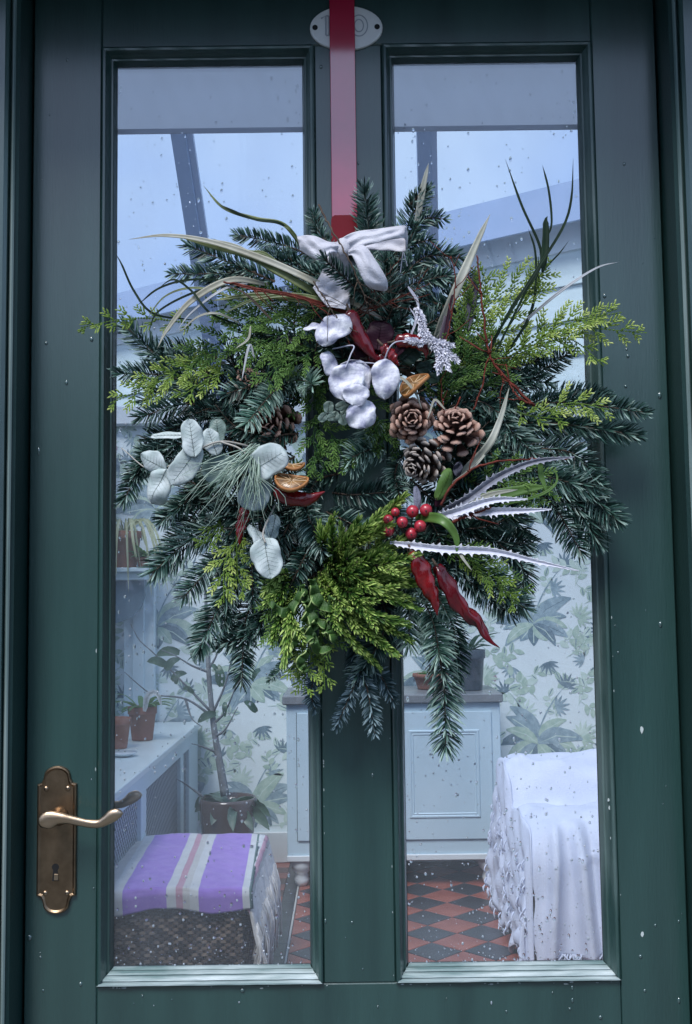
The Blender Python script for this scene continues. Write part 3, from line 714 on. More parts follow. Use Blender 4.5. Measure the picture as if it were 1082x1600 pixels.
q = pot('plant_pot', 'terracotta pot of pale spider plant up on the wall shelf', -1.10, 3.93, SZ + .001, .085, .18, TERR)
rr = random.Random(2)
for i in range(16):
    a = rr.uniform(math.pi, 2 * math.pi) + rr.uniform(-.4, .4); l = rr.uniform(.12, .26)
    b0 = Vector((-1.10, 3.93, SZ + .17)); dx, dy = math.cos(a), math.sin(a) * .7
    strap_leaf([b0, b0 + Vector((dx * l * .5, dy * l * .5, .07)), b0 + Vector((dx * l * .8, dy * l * .9, -.04)), b0 + Vector((dx * l, dy * l * .9, -.10 - rr.uniform(0, .22)))], .0065, LEAFP, 'leaf', q, 12)
q = pot('plant_pot', 'small leafy green plant in a pot beside the spider plant', -1.00, 3.90, SZ + .001, .03, .05, TERR)
rosette(q, -1.0, 3.9, SZ + .04, 26, .11, .013, LEAFG, 1.1, seed=12)

# ------------------------------------------------------------------ tree in a brown glazed pot
tx, ty = -.535, 3.42
tp = pot('tree_pot', 'round brown glazed pot holding a bare branching tree behind the chest', tx, ty, 0.001, .128, .44, BPOT, rim=False, taper=.62)
BARK = mat('grey_bark', (.14, .16, .18), .85, (.22, .25, .27), 40, .5, 150)
def tpx(px, py, Y=ty): q = P(px, py, Y); return (q.x, q.y, q.z)
tr = empty('potted_tree', (tx, ty, .38)); tag(tr, 'bare branched houseplant tree growing from the brown pot', 'tree')
m_ = MB(); m_.tube(crom([tpx(352, 1243), tpx(345, 1200), tpx(338, 1160), tpx(332, 1115), tpx(327, 1060), tpx(325, 1010), tpx(322, 940), tpx(318, 880)], 40), [.020, .015, .012, .010, .007, .005], 9)
m_.build('trunk', BARK, tr, True)
for br in ([(331, 1118), (290, 1092), (240, 1085), (215, 1068), (195, 1050)], [(330, 1112), (285, 1065), (240, 1020), (218, 1000), (205, 975)], [(334, 1112), (352, 1070), (362, 1030), (372, 985)],
           [(326, 1050), (300, 1040), (275, 1025), (252, 1015)], [(290, 1092), (300, 1122), (315, 1135)], [(335, 1130), (350, 1115), (362, 1090), (376, 1050)], [(336, 1150), (352, 1140), (372, 1105)], [(338, 1175), (312, 1165), (300, 1162)],
           [(327, 1045), (340, 1020), (342, 990)], [(318, 1245), (290, 1225), (276, 1217)]):
    m_ = MB(); m_.tube(crom([tpx(a, b, ty - .04 * i) for i, (a, b) in enumerate(br)], 18), [.0065, .0035, .0018], 6); m_.build('branch', BARK, tr, True)
rosette(tp, tx, ty, .40, 15, .25, .035, LEAFD, .75, seed=21, droop=.75)
rr = random.Random(9)
for i in range(16):
    px, py = rr.uniform(255, 420), rr.uniform(985, 1130); c = Vector(tpx(px, py, ty - rr.uniform(0, .15))); a = rr.uniform(0, 6.28); l = rr.uniform(.05, .11)
    strap_leaf([c, c + Vector((math.cos(a) * l * .5, -.02, math.sin(a) * l * .5 + .01)), c + Vector((math.cos(a) * l, 0, math.sin(a) * l - .01))], l * .24, LEAFD, 'leaf', tr, 8)

# ------------------------------------------------------------------ wicker chest under a striped cloth
ch = empty('wicker_chest', (-.54, 2.3, 0)); tag(ch, 'dark brown woven chest under the purple striped cloth', 'chest')
cx0, cx1, cy0, cy1, chz = -.752, -.325, 1.90, 2.62, .43
WK = mat('wicker', (.045, .030, .024), .6, (.15, .105, .075), 55, .4, 300, attr=[(0, (.03, .02, .018)), (.5, (.13, .09, .072)), (1, (.34, .26, .20))], stretch=(.4, .4, 2.5))
MB().box(cx0 + .008, cx1 - .008, cy0 + .008, cy1 - .008, .02, chz - .004, .004).build('frame', mat('wicker_dark', (.018, .013, .012), .9), ch)
mb = MB(); rr = random.Random(4)
nr = 42; 
for r_ in range(nr):
    z = .03 + r_ * (chz - .04) / nr; hh = (chz - .04) / nr * .5
    nseg = 15
    for k in range(nseg + 1):
        L = (cx1 - cx0) / nseg; x = cx0 + (k - (.5 if r_ % 2 else 0)) * L
        xa, xb = max(cx0, x), min(cx1, x + L)
        if xb - xa < .004: continue
        v = rr.random() ** 1.2; yb = cy0 - .003 * rr.random()
        V = [(xa, cy0 + .006, z), (xa, cy0 + .006, z + 2 * hh * .92), ((xa + xb) / 2 - L * .25, yb - .003, z + .0008), ((xa + xb) / 2 - L * .25, yb - .003, z + 2 * hh * .85), ((xa + xb) / 2 + L * .25, yb - .003, z + .0008), ((xa + xb) / 2 + L * .25, yb - .003, z + 2 * hh * .85), (xb, cy0 + .006, z), (xb, cy0 + .006, z + 2 * hh * .92)]
        mb.add(V, [(0, 2, 3, 1), (2, 4, 5, 3), (4, 6, 7, 5), (1, 3, 5, 7), (0, 6, 4, 2)], 0, v)
    for k in range(22):
        L = (cy1 - cy0) / 22; ya, yb = cy0 + k * L, cy0 + (k + 1) * L; v = rr.random() ** 1.2; xo = cx1 + .003 * rr.random()
        V = [(cx1 - .006, ya, z), (cx1 - .006, ya, z + 2 * hh * .9), (xo, (ya + yb) / 2, z), (xo, (ya + yb) / 2, z + 2 * hh * .85), (cx1 - .006, yb, z), (cx1 - .006, yb, z + 2 * hh * .9)]
        mb.add(V, [(0, 1, 3, 2), (2, 3, 5, 4)], 0, v)
tag(mb.build('weave', WK, ch), kind='stuff')
# cloth: u across (left edge -> over the right edge -> down the side), v along (back -> over the front hem)
U = np.concatenate([np.linspace(-.80, cx1, 70), np.linspace(cx1, cx1 + .15, 18)[1:]]); Vv = np.concatenate([np.linspace(cy1 + .03, cy0 - .012, 60), np.linspace(cy0 - .012, cy0 - .085, 12)[1:]])
def stripe(s):   # distance from the right edge, negative inwards
    for lim, k in ((-.425, 2), (-.395, 1), (-.262, 0), (-.250, 1), (-.246, 3), (-.232, 1), (-.212, 4), (-.196, 2), (-.168, 1), (-.032, 0), (-.014, 1), (-.008, 3), (.006, 1), (.03, 4), (.045, 2)):
        if s < lim: return k
    return 5
V = []; tops = {}
for i, u in enumerate(U):
    for j, v in enumerate(Vv):
        sk = .035 * (v - cy1) / (cy0 - cy1)
        x = min(u, cx1 + .006); z = chz + .008; y = v
        wr = .0016 * math.sin(u * 23 + v * 11 + 2 * math.sin(v * 7)) + .0014 * math.sin(v * 27 + u * 19 + 1.5 * math.sin(u * 13)) + .0006 * math.sin(u * 90 + v * 70)
        if u < cx0: z += 0
        z += wr + .006 * math.sin((u - cx0) / (cx1 - cx0) * math.pi)
        d = u - cx1
        if d > 0:
            a = min(d, .03) / .03 * math.pi / 2; x = cx1 + .004 + .018 * math.sin(a) + max(0, d - .03) * .22 + .006 * math.sin(v * 38 + 1) * min(1, d * 8) + .004 * math.sin(v * 90) * min(1, d * 8); z = chz + .008 - .018 * (1 - math.cos(a)) - max(0, d - .03) * .97 + wr * .4
        h = (cy0 - .012) - v
        if h > 0:
            y = cy0 - .012 - .008 * min(1, h / .02) - .003 * math.sin(u * 50); z -= h * .95 * (1 - .25 * math.sin((u - cx0) * 11) ** 2)
        V.append((x + sk * (1 if d < 0 else .0), y, z))
nu, nv = len(U), len(Vv); F = grid_faces(nu, nv); mi = [stripe((U[i] + U[i + 1]) / 2 - cx1) for i in range(nu - 1) for j in range(nv - 1)]
CM = [mat('cloth_purple', (.30, .17, .60), .9, (.36, .22, .66), 25, .4, 500, sheen=.3), mat('cloth_white', (.56, .58, .60), .9, (.62, .64, .66), 30, .4, 500), mat('cloth_cream', (.50, .50, .50), .9, (.56, .56, .55), 30, .4, 500),
      mat('cloth_green', (.13, .20, .19), .9, bump=.4, bs=500), mat('cloth_pink', (.48, .28, .36), .9, (.52, .33, .40), 30, .4, 500), mat('cloth_natural', (.70, .68, .66), .9, (.84, .82, .80), 60, 1.0, 350)]
cl = obj('striped_cloth', V, F, CM, None, mi, smooth=True); tag(cl, 'purple, white and pink striped cloth with a long fringe over the woven chest', 'cloth')
md = cl.modifiers.new('thick', 'SOLIDIFY'); md.thickness = .003
mb = MB(); rr = random.Random(3); Va = np.array(V).reshape(nu, nv, 3)
for k in range(330):
    j = rr.randint(0, nv - 4); p0 = Va[nu - 1 - rr.randint(0, 3), j] + np.array([.002, 0, .01]); l = rr.uniform(.10, .21); dx, dy = rr.gauss(0, .008), rr.gauss(0, .012)
    pts = [p0, p0 + np.array([.012 + dx * .5, dy * .4, -l * .4]), p0 + np.array([.003 + dx, dy + rr.gauss(0, .006), -l * .75]), p0 + np.array([dx, dy * 1.2 + rr.gauss(0, .008), -l])]
    mb.tube(crom(pts, 7), [.0020, .0032, .0016, .0026], 4)
tag(mb.build('fringe', CM[5], cl, True), kind='stuff')

# ------------------------------------------------------------------ armchair under a white throw
ac = empty('armchair', (1.0, 2.9, 0)); tag(ac, 'low armchair hidden under the white fringed throw', 'armchair')
UPH = mat('upholstery', (.35, .25, .2), .9)
MB().box(.68, 1.4, 2.56, 3.25, .10, .40, .03).build('seat', UPH, ac); MB().box(.70, 1.4, 3.04, 3.26, .405, .56, .05).build('backrest', mat('upholstery_pink', (.5, .36, .28), .9), ac)
for x in (.72, 1.36):
    for y in (2.62, 3.2): MB().box(x - .02, x + .02, y - .02, y + .02, 0, .0995, .003).build('leg', BARK, ac)
THR = mat('white_throw', (.60, .66, .82), .9, (.66, .72, .88), 12, 1.0, 170, sheen=.2)
prof = crom([(3.33, .20), (3.335, .45), (3.31, .58), (3.24, .635), (3.12, .632), (3.02, .59), (2.955, .475), (2.90, .485), (2.80, .505), (2.62, .50), (2.53, .465), (2.485, .38), (2.47, .25), (2.46, .12), (2.455, .045)], 110)
th_ = empty('white_throw', (1.0, 2.9, .5)); tag(th_, 'white cotton throw with a lacy fringed hem draped over the armchair', 'throw')
xs = np.linspace(.64, 1.42, 100); V = []
for i, x in enumerate(xs):
    for j, (y, z) in enumerate(prof):
        v = j / 109; fr_ = min(1, max(0, (v - .62) / .2)); e = max(0, 1 - (x - .64) / .08)
        fold = .012 * math.sin(x * 31 + 1.8 * math.sin(v * 6)) * max(.15, 1 - (x - .64) * 2.2) + .006 * math.sin(x * 67 + v * 9 + 2) * max(.1, 1 - (x - .64) * 2.5) + .045 * math.exp(-((x - .80 - .10 * (v - .7)) / .022) ** 2) - .020 * math.exp(-((x - .86 - .10 * (v - .8)) / .020) ** 2) + .03 * math.exp(-((x - .72 + .15 * (v - .8)) / .016) ** 2)
        top = .007 * math.sin(x * 19 + v * 25) + .007 * math.sin(x * 9 - v * 48) + .006 * math.sin((x * 26 + v * 60)) + .016 * math.exp(-((v - .36 - (x - .7) * .3) / .02) ** 2) * (x > .7)
        sag = -.018 * math.exp(-((v - .52) / .05) ** 2) * math.sin((x - .7) * 8)
        arch = .010 * math.exp(-((z - (.365 + .03 * math.sin((x - .75) * 4))) / .012) ** 2) * (fr_ > .5) * (1 if x > .80 else 0)
        V.append((x + .006 * math.sin(z * 30) * e, y - fold * fr_ * 1.3 * (1 - e) - arch, z + top * (1 - fr_) + sag - .03 * e ** 2 + .004 * fr_))
obj('drape', V, grid_faces(100, 110), THR, th_, smooth=True).modifiers.new('s', 'SOLIDIFY').thickness = .004
V = []; Pn = prof[4:]; nw = 34
for w_ in range(nw + 1):
    t = w_ / nw
    for j, (y, z) in enumerate(Pn):
        v = j / len(Pn); hem = .05 + .03 * math.sin(y * 23) + .02 * math.sin(y * 51)
        zz = z - .012 - (z - hem) * t; zz = min(zz, z - .012) if z > hem else z - .012
        ruf = .016 * math.sin(y * 45 + 2 * math.sin(t * 4)) * t + .010 * math.sin(y * 97 + t * 7) * t + .006 * math.sin(t * 26 + y * 30)
        V.append((.640 - .012 * math.sin(min(1, t * 6) * math.pi / 2) - .030 * t + ruf, y + .01 * math.sin(t * 9 + y * 12), zz))
obj('side_drape', V, grid_faces(nw + 1, len(Pn)), THR, th_, smooth=True).modifiers.new('s', 'SOLIDIFY').thickness = .004
mb = MB(); rr = random.Random(8)
for k in range(230):   # knotted lacy hem on the left edge and along the floor
    if k < 150:
        j = rr.randint(0, len(Pn) - 1); b0 = np.array(V[rr.randint(nw // 4, nw) * len(Pn) + j]) + np.array([-.004, 0, 0]); l = rr.uniform(.02, .05)
    else:
        x = .70 + .7 * (k - 150) / 80; b0 = np.array((x, 2.452 - .006 * math.sin(x * 34), .062)); l = .05
    a = rr.uniform(-1.2, 1.2); pts = [b0, b0 + np.array([.007 * math.sin(a) - .005, -.004, -l * .35]), b0 + np.array([.012 * math.sin(a * 2), -.006, -l * .7]), b0 + np.array([.008 * math.sin(a), -.002, -l])]
    mb.tube(crom(pts, 6), [.0026, .0036, .0028, .0022], 4)
for (pa, pb) in [((.70 + .035 * k, .062), (.70 + .035 * (k + 1), .030)) for k in range(20)] + [((.70 + .035 * k, .030), (.70 + .035 * (k + 1), .062)) for k in range(20)]:
    mb.tube([(pa[0], 2.446, pa[1]), ((pa[0] + pb[0]) / 2, 2.440, (pa[1] + pb[1]) / 2 - .003), (pb[0], 2.446, pb[1])], .003, 4)
tag(mb.build('lace_hem', THR, th_, True), kind='stuff')

# ------------------------------------------------------------------ boarded house wall beyond the glass roof
A_ = Vector((-.817, .577, 0)); N_ = Vector((-.577, -.817, 0)); O_ = Vector((0, 7.555, 4.26))
hw_ = empty('boarded_house', (0, 7.6, 0)); tag(hw_, 'white weatherboarded house wall rising behind the sunroom roof', 'house')
CLAP = mat('weatherboard', (.50, .62, .66), .6, (.56, .68, .72), 5, .15, 60, stretch=(1, 1, 6)); FASC = mat('fascia_blue', (.29, .40, .62), .5, (.32, .43, .66), 4)
def slab(t0, t1, z0, z1, n0, n1, m, nm, lean=0):
    V = []
    for t in (t0, t1):
        for (n_, z) in ((n0, z0), (n1 + lean, z0), (n1, z1), (n0, z1)): V.append(O_ + A_ * t + N_ * n_ + Vector((0, 0, z - O_.z)))
    obj(nm, V, [(0, 1, 2, 3), (4, 7, 6, 5), (0, 4, 5, 1), (1, 5, 6, 2), (2, 6, 7, 3), (3, 7, 4, 0)], m, hw_)
slab(-4.5, 6, 0, 4.22, -.30, -.06, CLAP, 'wall')
slab(-4.5, 6, 4.06, 4.26, -.06, .20, FASC, 'soffit'); slab(-4.5, 6, 3.97, 4.265, .2005, .225, FASC, 'fascia')
slab(-4.5, 6, 3.83, 4.0595, -.059, .03, WHITE, 'frieze_board')
for k in range(14): slab(-4.5, 6, 3.83 - .26 * (k + 1) + .004, 3.83 - .26 * k, -.0595, .004, CLAP, 'weatherboard', .026)
# leafy screens added behind the camera to block low sky from reflections
for i, (x, y, h, w_) in enumerate(((-5.5, -8.0, 3.3, 5.4), (5.5, -8.3, 3.1, 5.4))):
    V = []; F = []; r_ = random.Random(i); mb = MB()
    for q_ in range(3400):
        c = Vector((x + r_.uniform(-w_, w_), y + r_.uniform(-.5, .5), r_.uniform(0, h) ** 1)); s = .26
        mb.add([c + Vector((r_.uniform(-s, s), r_.uniform(-s, s), r_.uniform(-s, s))) for _ in range(3)], [(0, 1, 2)])
    tag(mb.build('sky_screen_hedge', LEAFD), 'added dark leaf screen on the %s behind the viewer, blocking low sky' % ('left' if i == 0 else 'right'), 'sky_screen_hedge')
# ------------------------------------------------------------------ red strap hanger over the door
st = empty('wreath_hanger', (.0035, -.006, 2.0)); tag(st, 'red metal over-door strap with a hooked tab holding the wreath', 'wreath hanger')
sx0, sx1 = -.0142, .0203
HZ = P(537, 336, -.03).z
MB().box(sx0, sx1, -.0078, -.0060, 1.77, 2.2785, .0006).build('strap', STRAP, st)
MB().box(sx0, sx1, -.0078, .047, 2.2806, 2.2826, .0006).build('top_bend', STRAP, st)
ol = [(-.0150, HZ - .04), (-.0150, HZ - .0065), (-.0138, HZ - .0025), (-.0105, HZ), (.0160, HZ), (.0190, HZ - .0025), (.0203, HZ - .0065), (.0203, HZ - .04)]
V = [(x, -.030, z) for x, z in ol] + [(x, -.0285, z) for x, z in ol]; k = len(ol)
obj('hook_tab', V, [tuple(range(k)), tuple(range(2 * k - 1, k - 1, -1))] + [(i, k + i, k + (i + 1) % k, (i + 1) % k) for i in range(k)], STRAP_D, st)
MB().box(sx0, sx1, -.0300, -.0061, HZ - .0448, HZ - .0402, .0006).build('hook_bend', STRAP_D, st)

# ------------------------------------------------------------------ the wreath
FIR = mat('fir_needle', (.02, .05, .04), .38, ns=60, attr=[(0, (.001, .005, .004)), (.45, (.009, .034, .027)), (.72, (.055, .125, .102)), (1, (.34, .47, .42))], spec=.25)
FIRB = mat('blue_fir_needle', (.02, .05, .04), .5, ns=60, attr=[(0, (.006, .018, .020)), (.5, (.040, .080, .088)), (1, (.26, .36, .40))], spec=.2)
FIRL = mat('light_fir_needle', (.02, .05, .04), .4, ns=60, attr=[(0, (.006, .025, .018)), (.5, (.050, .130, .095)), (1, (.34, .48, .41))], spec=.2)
CRY = mat('foxtail_needle', (.04, .1, .03), .45, ns=60, attr=[(0, (.003, .014, .003)), (.45, (.028, .082, .014)), (.72, (.12, .22, .036)), (1, (.42, .55, .15))], spec=.2)
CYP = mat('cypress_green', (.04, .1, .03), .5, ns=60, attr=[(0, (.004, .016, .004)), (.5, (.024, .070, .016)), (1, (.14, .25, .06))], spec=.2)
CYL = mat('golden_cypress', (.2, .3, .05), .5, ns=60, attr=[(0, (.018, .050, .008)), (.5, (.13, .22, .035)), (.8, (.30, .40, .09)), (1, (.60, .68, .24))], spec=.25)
FROST = mat('frosted_white', (.7, .7, .8), .6, ns=60, attr=[(0, (.45, .46, .55)), (1, (.80, .80, .88))])
TWIG = mat('twig_brown', (.055, .035, .025), .8, (.10, .07, .05), 60, .3, 200)
REDT = mat('red_twig', (.075, .014, .010), .6, (.17, .035, .022), 90, .4, 200, spec=.2)
wr = empty('wreath', P(560, 690, -.05)); tag(wr, 'winter wreath of fir, cypress, cones, silver leaves and chillies hanging on the door', 'wreath')

def px3(pts, y0=-.06):
    """(px, py[, Y]) list to world points"""
    return np.array([list(P(p[0], p[1], p[2] if len(p) > 2 else y0)) for p in pts])
def fir(pts, wpx, m=FIR, dens=2100, seed=None, y0=-.07, flat=.66, nw=.00088, ang=63, name='fir_sprig', light=0., tip=.6, nl=None, roll=0, lean=0):
    r_ = np.random.default_rng(int(abs(pts[0][0] * 7 + pts[0][1] * 13 + pts[-1][0] * 3)) if seed is None else seed)
    c = px3(pts, y0); 
    if len(c) == 3 and name == 'fir_sprig': c[1] = c[1] + r_.normal(0, .003, 3)
    ang = ang + r_.normal(0, 5); c = crom(c, 24)
    if roll or lean: pass
    L = np.linalg.norm(np.diff(c, axis=0), axis=1).sum(); N = max(60, int(dens * L)); nlen = (nl or M(wpx * .5, y0) / math.sin(math.radians(ang)))
    s = np.clip((np.arange(N) + r_.uniform(-.5, .5, N)) / N, 0, 1); s[-10:] = r_.uniform(.965, 1, 10)
    idx = s * 23; i0 = np.minimum(idx.astype(int), 22); fr_ = (idx - i0)[:, None]
    p = c[i0] * (1 - fr_) + c[i0 + 1] * fr_
    t, sd_, nn = frames(c); T = t[i0]; S = sd_[i0]; Nn = nn[i0]      # Nn ~ towards the viewer
    # needles lie mostly to the sides with a part standing up towards the viewer
    side = np.where(np.arange(N) % 2 == 0, 1, -1)
    phi = np.where(r_.random(N) < flat, r_.normal(6, 9, N), r_.uniform(25, 95, N)); phi = np.radians(phi) * np.where(r_.random(N) < .12, -1, 1)
    alpha = np.radians((ang + r_.normal(0, 4.5, N)) * np.clip((1 - s) / .12, .25, 1) ** .5)
    D = T * np.cos(alpha)[:, None] + (S * (side * np.cos(phi))[:, None] + Nn * np.sin(phi)[:, None]) * np.sin(alpha)[:, None]
    prof_ = np.interp(s, [0, .12, .6, .9, 1], [.65, .95, 1, .85, tip]) * r_.uniform(.66, 1.08, N)
    Ln = (nlen * prof_)[:, None]
    bend = r_.normal(.12, .05, N)[:, None]
    a = p; b = p + D * Ln * .45; d = p + (D * .80 + T * bend * .35) * Ln; e = p + (D * .97 + T * bend) * Ln
    Wd = np.cross(D, S * .3 + Nn + T * .2 + r_.normal(0, .35, (N, 3))); Wd /= np.linalg.norm(Wd, axis=1)[:, None] + 1e-9
    w_ = (nw * r_.uniform(.8, 1.2, N))[:, None]
    Vv = np.stack([a - Wd * w_ * .5, a + Wd * w_ * .5, b - Wd * w_, b + Wd * w_, d - Wd * w_ * .85, d + Wd * w_ * .85, e], 1).reshape(-1, 3)
    base = (np.arange(N) * 7)[:, None]
    Q = np.concatenate([base + np.array([0, 1, 3, 2]), base + np.array([2, 3, 5, 4])]).tolist(); Tt = (base + np.array([4, 5, 6])).tolist()
    v0 = np.clip(r_.normal(.44 + light, .20, N) + .12 * (phi > .4), 0, 1); va = np.repeat(v0, 7).reshape(N, 7); va[:, 6] += .30; va[:, 4:6] += .15; va[:, 0:2] -= .38  # needle bases darkened as shaded gaps, tips lightened as highlights
    tv, tf = tube(c, [.0016, .0010, .0006], 5); b0 = len(Vv)
    V = np.vstack([Vv, np.array(tv)]); F = Q + Tt + [tuple(i + b0 for i in f) for f in tf]
    mi = [0] * (len(Q) + len(Tt)) + [1] * len(tf)
    o = obj(name, V, F, [m, TWIG], wr, mi, False, np.concatenate([np.clip(va.ravel(), 0, 1), np.full(len(tv), .4)]), origin=c[0])
    return o
def spray(pts, m=CYL, spread=.45, dens=92, y0=-.085, name='cypress_spray', seed=None, light=0., seg=.00150, sub=.0125, droop=.0, ang=38, wid=None):
    """flat fan of scale leaved twigs"""
    r_ = np.random.default_rng(int(abs(pts[0][0] * 5 + pts[-1][1] * 11 + pts[0][1])) if seed is None else seed)
    c = crom(px3(pts, y0), 40); L = np.linalg.norm(np.diff(c, axis=0), axis=1).sum(); t, S, Nn = frames(c)
    A, B, W_, VA = [], [], [], []
    def put(a, b, w, v): A.append(a); B.append(b); W_.append(w); VA.append(v)
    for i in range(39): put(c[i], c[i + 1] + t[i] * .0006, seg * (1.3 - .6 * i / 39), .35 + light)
    n1 = max(6, int(dens * L)); wd = wid or L * spread
    for k in range(n1):
        u = (k + r_.uniform(0, .6)) / n1; i = min(38, int(u * 39)); side = 1 if k % 2 else -1
        l1 = wd * (math.sin(math.pi * min(1, .18 + u * .80)) ** .8) * r_.uniform(.7, 1.1) + .004
        a1 = math.radians(ang + r_.normal(0, 5)); pl_ = r_.normal(.0, .22)
        d = t[i] * math.cos(a1) + S[i] * side * math.sin(a1) + Nn[i] * pl_; d /= np.linalg.norm(d)
        e1 = np.cross(d, Nn[i]) ; e1 /= np.linalg.norm(e1) + 1e-9
        ns_ = max(2, int(l1 / .0056)); q = c[i].copy(); dd = d.copy()
        for j in range(ns_):
            dd = dd + t[i] * .035 + np.array([0, 0, -droop]) + r_.normal(0, .03, 3); dd /= np.linalg.norm(dd)
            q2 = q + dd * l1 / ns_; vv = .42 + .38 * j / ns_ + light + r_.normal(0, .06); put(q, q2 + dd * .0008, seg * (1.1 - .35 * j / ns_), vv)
            for sd2 in (1, -1):
                l2 = sub * (1 - .62 * j / ns_) * r_.uniform(.7, 1.15) * (1 if u < .9 else .7)
                d2 = dd * .80 + e1 * sd2 * .58 + Nn[i] * r_.normal(.05, .2); d2 /= np.linalg.norm(d2)
                put(q2, q2 + d2 * l2 * .55, seg * .95, vv + .06); put(q2 + d2 * l2 * .5, q2 + (d2 + dd * .25) * l2 * .95, seg * .85, vv + .22)
                if l2 > .0045:
                    d3 = d2 * .7 + dd * .75; put(q2 + d2 * l2 * .35, q2 + d2 * l2 * .35 + d3 * l2 * .32, seg * .8, vv + .18)
            q = q2
    A, B = np.array(A), np.array(B); N = len(A); D = B - A; ln = np.linalg.norm(D, axis=1)[:, None] + 1e-9; D /= ln
    vw = np.array([0, -1, 0.]); s1 = np.cross(D, vw + r_.normal(0, .25, (N, 3))); s1 /= np.linalg.norm(s1, axis=1)[:, None] + 1e-9; s2 = np.cross(D, s1); w_ = np.array(W_)[:, None]
    mid = A + D * ln * .45
    V = np.stack([A, mid + s1 * w_, mid + s2 * w_ * .7, mid - s1 * w_, mid - s2 * w_ * .7, B], 1).reshape(-1, 3)
    base = (np.arange(N) * 6)[:, None]; F = np.concatenate([base + np.array(x) for x in ([0, 1, 2], [0, 2, 3], [0, 3, 4], [0, 4, 1], [5, 2, 1], [5, 3, 2], [5, 4, 3], [5, 1, 4])])
    va = np.clip(np.repeat(np.array(VA), 6), 0, 1)
    return obj(name, V, F, m, wr, None, False, va, origin=c[0])

# twisted base ring
mb = MB()
for q_ in range(14):
    a0 = q_ * .7; pts = []
    for k in range(50):
        a = 2 * math.pi * k / 49; rr_ = 168 + 26 * math.sin(a * 3 + a0 * 2) * math.cos(a0) + 18 * math.cos(a * 5 + a0); pts.append((560 + rr_ * math.cos(a), 700 + rr_ * math.sin(a), -.035 + .014 * math.sin(a * 4 + a0 * 3)))
    mb.tube(px3(pts), .0035, 6)
mb.build('willow_ring', TWIG, wr, True)

